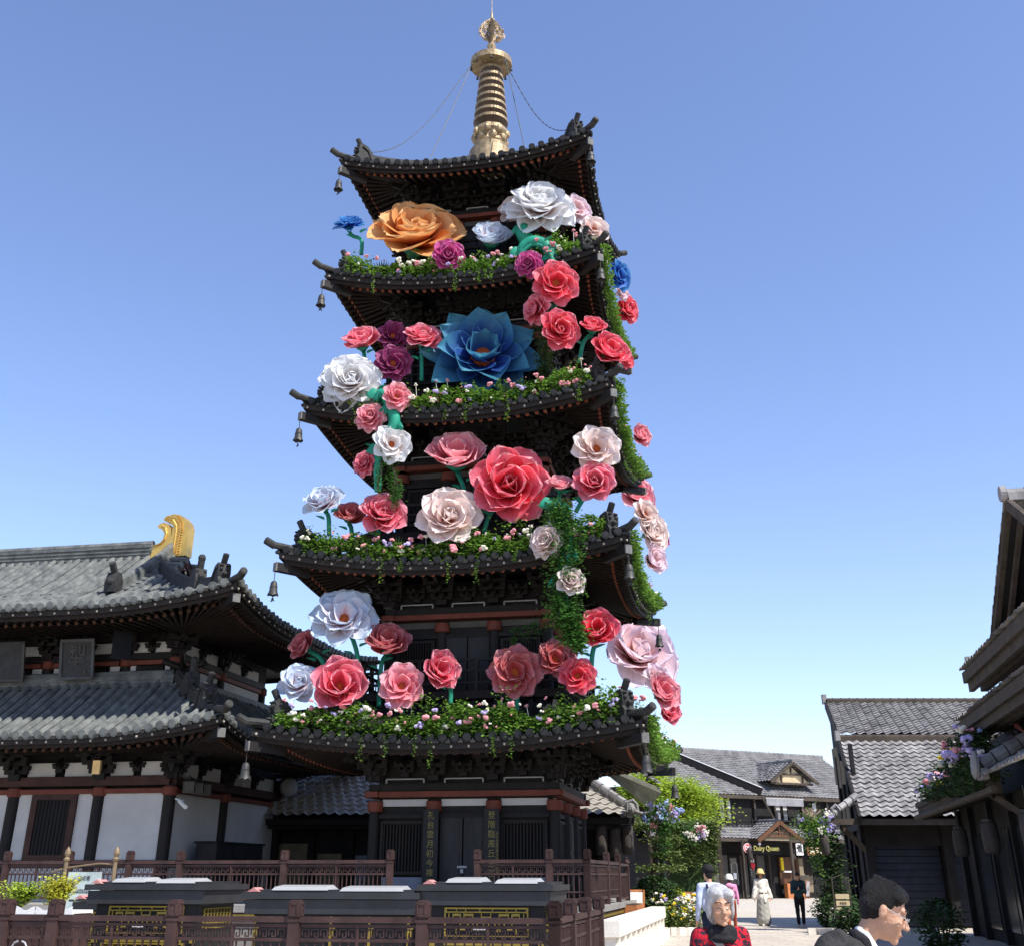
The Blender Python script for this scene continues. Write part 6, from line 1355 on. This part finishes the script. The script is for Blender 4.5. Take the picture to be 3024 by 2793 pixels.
def head_parts(T, k=1.):
    """T maps head space (face to -y) to local space; k scale"""
    c = lambda *a: ('c', T(a[0]), T(a[1]), a[2]*k, a[3]*k); R3 = T.rot
    e = lambda p, r_: ('e', T(p), tuple(x*k for x in r_), R3)
    L = [e((0, .015, .04), (.076, .095, .092)), e((0, -.02, -.02), (.064, .072, .098)), e((0, -.028, -.074), (.053, .058, .036)), e((0, -.074, -.1), (.022, .02, .018)),
         c((0, -.085, .015), (0, -.112, -.028), .008, .0135), e((.013, -.1, -.033), (.009, .01, .008)), e((-.013, -.1, -.033), (.009, .01, .008)),
         e((0, -.088, -.060), (.025, .012, .0065)), e((0, -.086, -.072), (.02, .012, .007)), c((0, .036, -.06), (0, .056, -.2), .046, .05)]
    for s_ in (-1, 1):
        L += [c((s_*.012, -.085, .032), (s_*.046, -.074, .03), .011, .010), e((s_*.04, -.062, -.03), (.024, .024, .024)), e((s_*.078, .012, -.008), (.010, .02, .032)),
              c((s_*.02, -.08, -.002), (s_*.042, -.074, -.002), .010, .009)]
    return L
class HT:
    def __init__(s, loc, rot, k=1.): s.loc, s.rot, s.k = Vector(loc), rot, k
    def __call__(s, p): return s.loc + s.rot @ (Vector(p)*s.k)
def face_bits(T, par, k=1., brow='bhair', closed=False):
    m_ = MB()
    for s_ in (-1, 1):
        if closed: m_.tube([T((s_*.018, -.0905, .003)), T((s_*.03, -.0915, .0)), T((s_*.043, -.0835, .002))], .0022*k, 5)
        else: q = MB(); q.sphere((0, 0, 0), 1, 10, 6, (.012*k, .004*k, .005*k)); m_.add([T((s_*.031, -.0885, .002)) + T.rot @ Vector(v) for v in q.v], q.f)
    m_.build('eyes', M['eye'], par)
    m_ = MB()
    for s_ in (-1, 1): m_.tube([T((s_*.014, -.098, .034)), T((s_*.032, -.094, .042)), T((s_*.05, -.08, .036))], .0035*k, 5)
    m_.build('eyebrows', M[brow], par)
    m_ = MB(); m_.tube([T((-.022, -.0945, -.066)), T((0, -.1, -.0655)), T((.022, -.0945, -.066))], [.0015*k, .0035*k, .0015*k], 6); m_.build('mouth', M['lip'], par)
def hand(w_, e_, k=1., curl=.5, side=1):
    """palm and five fingers beyond the wrist w_, continuing the forearm direction (w_-e_)"""
    w_, e_ = Vector(w_), Vector(e_); d = (w_-e_).normalized(); s_ = d.cross(Vector((0, 0, 1)));
    if s_.length < .2: s_ = Vector((0, -1, 0))
    s_.normalize(); n = s_.cross(d).normalized(); L = [('c', w_, w_+d*.03*k, .025*k, .027*k)]
    for i, (off, ln) in enumerate(((-.027, .062), (-.009, .074), (.009, .07), (.026, .055))):
        b = w_ + d*.08*k + s_*off*k; L.append(('c', w_+d*.02*k+s_*off*.7*k, b, .016*k, .011*k)); m1 = b + d*ln*.5*k + n*curl*.012*k; m2 = m1 + d*ln*.35*k*(1-curl*.4) + n*curl*.03*k
        L += [('c', b, m1, .0095*k, .0085*k), ('c', m1, m2, .0085*k, .007*k)]
    t0 = w_ + d*.03*k - s_*.024*k*side; t1 = t0 + d*.03*k - s_*.025*k*side + n*.01*k; L += [('c', t0, t1, .012*k, .011*k), ('c', t1, t1+d*.03*k, .010*k, .008*k)]
    return L
def person(label, P, rz, J, k, cloth, vox=.012, skin='skin', hair=None, fine=False, group=None, closed=False):
    """J: joint dictionary in metres, figure faces -y"""
    t = thing('person', label, 'person', P, rz, group); hd = J['head']; T = HT(hd[0], Matrix.Rotation(R(hd[2] if len(hd) > 2 else 0), 3, 'Z') @ Matrix.Rotation(R(hd[1]), 3, 'X'), k)
    nb, hp = Vector(J['neck']), Vector(J['hip']); body = head_parts(T, k) + [('c', T((0, .04, -.17)), nb, .05*k, .052*k), ('e', nb.lerp(hp, .22), (.13*k, .075*k, .12*k)), ('e', nb.lerp(hp, .75), (.12*k, .08*k, .15*k)), ('c', nb.lerp(hp, .35), hp, .085*k, .09*k)]
    top = [('c', nb+Vector((0, .0, -.015)), nb+Vector((0, 0, -.06)), .075*k, .09*k), ('e', nb.lerp(hp, .25), (.19*k, .125*k, .17*k)), ('e', nb.lerp(hp, .7), (.17*k, .125*k, .2*k)), ('c', nb.lerp(hp, .3), nb.lerp(hp, .95), .135*k, .14*k)]
    bot = [('e', hp, (.17*k, .125*k, .13*k))]; shoes = []
    for s_, (sh, el, wr) in ((-1, J['la']), (1, J['ra'])):
        sh, el, wr = map(Vector, (sh, el, wr)); body += [('c', nb, sh, .045*k, .045*k), ('c', sh, el, .05*k, .038*k), ('c', el, wr, .037*k, .025*k)] + hand(wr, el, k, .6, -s_)
        top += [('c', nb+Vector((0, 0, -.03)), sh, .075*k, .072*k), ('c', sh, el, .072*k, .058*k), ('c', el, wr, .056*k, .045*k)]
    for s_, (h0, kn, an) in ((-1, J['ll']), (1, J['rl'])):
        h0, kn, an = map(Vector, (h0, kn, an)); body += [('c', h0, kn, .085*k, .055*k), ('c', kn, an, .052*k, .035*k), ('c', an, an+Vector((0, -.12*k, -.045*k)), .035*k, .03*k)]
        bot += [('c', h0, kn, .1*k, .075*k), ('c', kn, an+Vector((0, 0, .04)), .073*k, .06*k)]; shoes += [('c', an+Vector((0, .03*k, -.035*k)), an+Vector((0, -.14*k, -.05*k)), .042*k, .036*k), ('c', an+Vector((0, 0, .02)), an+Vector((0, 0, -.03)), .04*k, .042*k)]
    organic('body', body, vox*.7 if not fine else .0068, M[skin], t, 5)
    crease = lambda c: .004*math.sin(c.z*38+c.x*9+math.sin(c.y*20)*2)*math.sin(c.x*17+c.y*13)
    organic('top_garment', top + cloth.get('top_extra', []), vox, cloth['top'], t, 5, crease)
    if 'bottom' in cloth: organic('trousers' if not cloth.get('skirt') else 'skirt', cloth.get('skirt') or bot, vox, cloth['bottom'], t, 5, crease)
    organic('shoes', shoes, vox, cloth['shoes'], t, 2)
    face_bits(T, t, k, 'bhair' if skin == 'skin' else 'bhair', closed)
    if hair: organic('hair', hair(T, k), .0065 if fine else .014, cloth['hair'], t, 2, (lambda c: .0016*math.sin(c.x*230+math.sin(c.z*60)*2)*math.sin(c.y*210+c.z*60)) if fine else None)
    return t, T
def base(H, lean=0.0, spread=.09, step=.0, arms=(.05, -.05)):
    s_ = H/1.7
    return {'head': ((0, -.03-lean, 1.58*s_), 0), 'neck': (0, .01-lean*.8, 1.42*s_), 'hip': (0, 0, .93*s_),
            'la': ((-.18*s_, 0-lean*.7, 1.38*s_), (-.24*s_, .03, 1.1*s_), (-.25*s_, arms[0], .86*s_)), 'ra': ((.18*s_, 0-lean*.7, 1.38*s_), (.24*s_, .03, 1.1*s_), (.25*s_, arms[1], .86*s_)),
            'll': ((-.09*s_, 0, .88*s_), (-.1*s_, -step*.5-.02, .48*s_), (-.1*s_, -step, .08)), 'rl': ((.09*s_, 0, .88*s_), (.1*s_, step*.3, .48*s_), (.1*s_, step, .08))}
def short_hair(T, k):
    e = lambda p, r_: ('e', T(p), tuple(x*k for x in r_), T.rot)
    L = [e((0, .024, .046), (.081, .095, .084)), e((0, .05, .01), (.078, .066, .075)), e((0, .068, -.035), (.055, .034, .04)), e((0, -.044, .088), (.064, .044, .034)), e((.05, -.03, .075), (.032, .04, .034)), e((-.05, -.03, .075), (.032, .04, .034)), e((.067, .018, .04), (.013, .045, .04)), e((-.067, .018, .04), (.013, .045, .04))]
    for i in range(14): a = i*.9; L.append(e((.035*math.cos(a), .022+.04*math.sin(a), .12+.003*math.sin(i*3)), (.016, .03, .011)))
    return L
def bob_hair(T, k):
    e = lambda p, r_: ('e', T(p), tuple(x*k for x in r_), T.rot)
    return [e((0, .03, .065), (.1, .105, .092)), e((0, .05, .0), (.1, .085, .1)), e((.084, .02, .0), (.022, .055, .08)), e((-.084, .02, .0), (.022, .055, .08)), e((.05, -.055, .095), (.045, .04, .035)), e((-.045, -.05, .1), (.048, .045, .038)), e((0, .07, -.07), (.08, .05, .055)), e((.075, -.035, .055), (.022, .035, .035)), e((-.075, -.035, .055), (.022, .035, .035))]
# ---- elderly woman
Pw = at(1406, 1772, 8.5); zc = Pw.z
fl_m = mat('red and black knitted top', (.34, .008, .02), .85, 0, .2, 16, .5, 90)
nd = fl_m.node_tree; b_ = nd.nodes['Principled BSDF']; tc = nd.nodes.new('ShaderNodeTexCoord'); nz = nd.nodes.new('ShaderNodeTexNoise'); nz.inputs['Scale'].default_value = 22; nz.inputs['Detail'].default_value = 2.5; nz.inputs['Distortion'].default_value = 1.6; nd.links.new(tc.outputs['Object'], nz.inputs[0])
cr = nd.nodes.new('ShaderNodeValToRGB'); cr.color_ramp.elements[0].position = .50; cr.color_ramp.elements[0].color = (.42, .008, .022, 1); cr.color_ramp.elements[1].position = .54; cr.color_ramp.elements[1].color = (.03, .012, .022, 1); nd.links.new(nz.outputs[0], cr.inputs[0]); nd.links.new(cr.outputs[0], b_.inputs['Base Color'])
M['blackcloth'] = mat('black cloth', (.012, .012, .014), .85, 0, .3, 6, .4, 60); M['navy'] = mat('dark navy cloth', (.012, .018, .035), .85, 0, .3, 6, .4, 60)
M['shoe'] = mat('dark shoes', (.02, .018, .017), .5, 0, .2, 5)
J = base(1.46); k_ = .9; J['head'] = ((-.015, -.05, zc), 3, -9); J['neck'] = (0, .02, zc-.155); J['hip'] = (0, .02, .78)
for a in ('la', 'ra'): J[a] = tuple((p[0]*.93, p[1]+.02, p[2]+(zc-1.357)) for p in J[a])
ow, T = person('elderly white haired woman in red and black top with a crossbody strap, facing the camera', (Pw.x, Pw.y, 0), R(14), J, k_, {'top': fl_m, 'bottom': M['blackcloth'], 'shoes': M['shoe'], 'hair': M['whair']}, .013, 'skin2', bob_hair, True, closed=True)
T2 = HT(T.loc, T.rot, k_)
organic('cowl_collar', [('c', T2((-.06, .0, -.165)), T2((.06, .0, -.165)), .05, .05), ('c', T2((0, -.03, -.165)), T2((0, .05, -.14)), .045, .05), ('e', T2((0, 0, -.2)), (.1, .08, .035))], .008, M['blackcloth'], ow, 3)
m_ = MB(); a, b = Vector((-.09, -.06, zc-.17)), Vector((.2, -.1, zc-.62)); pts = [a.lerp(b, q/12) + Vector((0, -.085*math.sin(math.pi*min(1, q/9)), 0)) for q in range(13)]
m_.rings([[p+Vector((-.018, 0, -.01)), p+Vector((.018, 0, .012)), p+Vector((.018, -.006, .012)), p+Vector((-.018, -.006, -.01))] for p in pts]); so_ = m_.build('shoulder_strap', M['cap'], ow)
m_ = MB(); c = pts[5]+Vector((0, -.012, 0))
for dx, dz, w_, h_ in ((-.024, 0, .007, .05), (.024, 0, .007, .05), (0, .024, .045, .007), (0, -.024, .045, .007)): m_.box(c+Vector((dx, 0, dz)), (w_, .008, h_))
m_.build('strap_buckle', M['white'], ow)
# ---- man in profile
Pm = at(1726, 1779, 5.6); zc = Pm.z
J = base(1.6); J['head'] = ((0, -.1, zc), 24); J['neck'] = (0, .03, zc-.155); J['hip'] = (0, .22, .82)
s0 = zc-.19
J['la'] = ((-.2, .06, s0), (-.27, .0, s0-.28), (-.2, -.12, s0-.42)); J['ra'] = ((.2, .06, s0), (.27, .0, s0-.28), (.2, -.12, s0-.42))
for a in ('ll', 'rl'): J[a] = tuple((q[0], q[1]+.2, q[2]) for q in J[a])
mn, T = person('man with short black hair and rimless glasses seen in profile, dark jacket and white collar', (Pm.x-.1, Pm.y, 0), R(80), J, .95, {'top': mat('charcoal jacket', (.03, .028, .027), .8, 0, .25, 5, .5, 50), 'bottom': M['blackcloth'], 'shoes': M['shoe'], 'hair': M['bhair'], 'top_extra': [('e', (0, .12, s0-.03), (.2, .13, .12)), ('e', (0, .16, s0-.2), (.21, .14, .22)), ('c', (0, .05, s0+.0), (0, .12, s0+.02), .085, .1), ('c', (-.07, .04, s0+.05), (-.05, .1, s0+.09), .03, .03), ('c', (.07, .04, s0+.05), (.05, .1, s0+.09), .035, .03), ('c', (.075, -.03, s0), (.07, .04, s0+.05), .035, .035), ('c', (-.075, -.03, s0), (-.07, .04, s0+.05), .035, .035), ('c', (-.05, .1, s0+.09), (.05, .1, s0+.09), .03, .03)]}, .013, 'skin2', short_hair, True)
T2 = T
organic('vest_collar', [('c', T2((-.05, .05, -.16)), T2((-.075, .0, -.24)), .035, .03), ('c', T2((.05, .05, -.16)), T2((.075, .0, -.24)), .035, .03), ('c', T2((-.045, .085, -.15)), T2((.045, .085, -.15)), .03, .03), ('c', T2((-.075, .0, -.24)), T2((-.03, -.05, -.36)), .03, .03), ('c', T2((.075, .0, -.24)), T2((.03, -.05, -.36)), .03, .03)], .007, M['blackcloth'], mn, 3)
organic('shirt_collar', [('c', T2((-.052, .05, -.125)), T2((-.058, -.01, -.175)), .016, .02), ('c', T2((.052, .05, -.125)), T2((.058, -.01, -.175)), .016, .02), ('c', T2((-.045, .08, -.12)), T2((.045, .08, -.12)), .016, .016), ('c', T2((-.058, -.01, -.175)), T2((-.02, -.06, -.25)), .02, .018), ('c', T2((.058, -.01, -.175)), T2((.02, -.06, -.25)), .02, .018), ('c', T2((0, -.03, -.22)), T2((0, -.05, -.36)), .045, .05)], .006, M['white'], mn, 3)
g_ = MB()
for s_ in (-1, 1):
    g_.tube([T2((s_*.082, .0, .012)), T2((s_*.075, -.06, .008)), T2((s_*.058, -.1, .004))], .0018, 5); g_.tube([T2((s_*(.033+.024*math.cos(a)), -.108+.008*math.cos(a)**2, -.004+.017*math.sin(a))) for a in [i*math.pi/8 for i in range(17)]], .0012, 4)
g_.tube([T2((-.01, -.112, .004)), T2((.01, -.112, .004))], .0015, 4); go = g_.build('glasses', M['grey'], mn)
# ---- people in the street
def walker(label, x, y, Yd, H, rz, cl, hair=short_hair, lean=0, step=.15, head=None, arms=(.05, -.05), mod=None, closed=False):
    P = at(x, y, Yd); J = base(H, lean, step=step, arms=arms); s_ = H/1.7
    if head: J['head'] = ((0, -.03-lean+head[1], 1.58*s_+head[2]), head[0])
    if mod: mod(J)
    return person(label, (P.x, P.y, 0), rz, J, s_, cl, .019, 'skin', hair)
C_ = lambda n, c: mat(n, c, .85, 0, .12, 8, .3, 40)
wh = C_('cream blouse', (.72, .68, .6)); 
ld, T = walker('woman in cream blouse, long pale skirt and yellow bucket hat walking toward the camera', 1490, 1760, 43.2, 1.66, R(4), {'top': wh, 'bottom': C_('pale grey skirt', (.36, .35, .31)), 'shoes': M['white'], 'hair': M['bhair'], 'skirt': [('c', (0, 0, .98), (0, 0, .8), .14, .19), ('c', (0, 0, .8), (0, 0, .3), .19, .25), ('c', (0, 0, .3), (0, 0, .2), .25, .26)], 'top_extra': [('c', (-.22, 0, 1.1), (-.3, -.02, .85), .085, .07), ('c', (.22, 0, 1.1), (.3, -.02, .85), .085, .07), ('c', (0, 0, 1.0), (0, 0, .85), .16, .2), ('c', (.02, -.16, .98), (.04, -.2, .72), .03, .04)]}, bob_hair, step=.1)
m_ = MB(); c = T.loc; m_.lathe([(.165, .02), (.12, .07), (.095, .16), (.05, .185), (.001, .19)], c, 16); m_.build('bucket_hat', C_('straw yellow', (.68, .5, .2)), ld, True)
m_ = MB(); m_.tube([(-.13, -.12, .98), (0, -.17, .99), (.13, -.12, .98)], .02, 6); m_.build('belt', M['beam'], ld)
def phone(J): J['la'] = (J['la'][0], (-.22, -.05, 1.02), (-.05, -.22, 1.1)); J['ra'] = (J['ra'][0], (.22, -.05, 1.02), (.06, -.22, 1.12))
dm, T = walker('man in dark teal and navy jacket looking down at a phone in both hands', 1562, 1760, 42, 1.62, R(-8), {'top': C_('dark teal jacket', (.02, .045, .06)), 'bottom': M['blackcloth'], 'shoes': C_('grey shoes', (.4, .38, .36)), 'hair': M['bhair']}, short_hair, .02, .2, (22, -.05, -.02), mod=phone)
ph = MB().box((.0, -.3, 1.17), (.08, .015, .15), 0, -.6); pho = ph.build('mobile_phone', M['black'], None); pho.location = (at(1562, 1760, 42).x, at(1562, 1760, 42).y, 0); tag(pho, 'small dark phone held up in both hands of the man in teal', 'phone')
pk, T = walker('person in pink hooded jacket, white hat and rust trousers seen from behind', 1428, 1760, 39, 1.5, R(170), {'top': C_('pink jacket', (.6, .25, .42)), 'bottom': C_('rust trousers', (.3, .07, .035)), 'shoes': M['shoe'], 'hair': M['bhair'], 'top_extra': [('e', (0, .1, 1.22), (.14, .1, .09))]}, short_hair, step=.18)
m_ = MB(); m_.lathe([(.15, .0), (.115, .05), (.1, .13), (.06, .165), (.001, .17)], T.loc, 16); m_.build('white_hat', M['white'], pk, True)
bm_, T = walker('man in pale blue shirt with a dark cap and dark backpack straps, seen from behind', 1388, 1760, 22.5, 1.64, R(195), {'top': C_('pale blue shirt', (.42, .47, .6)), 'bottom': M['navy'], 'shoes': M['shoe'], 'hair': M['bhair']}, short_hair, step=.15)
m_ = MB(); m_.lathe([(.105, .04), (.11, .08), (.09, .14), (.04, .165), (.001, .168)], T.loc+Vector((0, .01, 0)), 16); m_.box(T.loc+Vector((0, -.13, .055)), (.13, .1, .012)); m_.build('cap', M['blackcloth'], bm_, True)
organic('backpack', [('e', (0, .2, 1.08), (.13, .08, .2)), ('c', (-.1, .12, 1.36), (-.1, .2, 1.2), .025, .025), ('c', (.1, .12, 1.36), (.1, .2, 1.2), .025, .025)], .014, M['navy'], bm_, 3)
# ================================================================== ground
GM = mat("stone paving", (.44, .39, .32), .8, 0, .15, .5, .15, 12)
n = GM.node_tree; bsdf = n.nodes['Principled BSDF']
tc = n.nodes.new('ShaderNodeTexCoord'); bk = n.nodes.new('ShaderNodeTexBrick'); bk.inputs['Scale'].default_value = 1; bk.inputs['Mortar Size'].default_value = .012; bk.inputs['Brick Width'].default_value = .9; bk.inputs['Row Height'].default_value = .45
bk.inputs['Color1'].default_value = (.52, .46, .38, 1); bk.inputs['Color2'].default_value = (.40, .36, .31, 1); bk.inputs['Mortar'].default_value = (.16, .14, .12, 1)
n.links.new(tc.outputs['Object'], bk.inputs['Vector']); old = bsdf.inputs['Base Color'].links[0].from_socket
mx = n.nodes.new('ShaderNodeMix'); mx.data_type = 'RGBA'; mx.inputs[0].default_value = .8; n.links.new(old, mx.inputs[6]); n.links.new(bk.outputs[0], mx.inputs[7]); n.links.new(mx.outputs[2], bsdf.inputs['Base Color'])
MB().bx(-400, 400, -60, 600, -1, 0).build('ground', GM)['kind'] = 'structure'
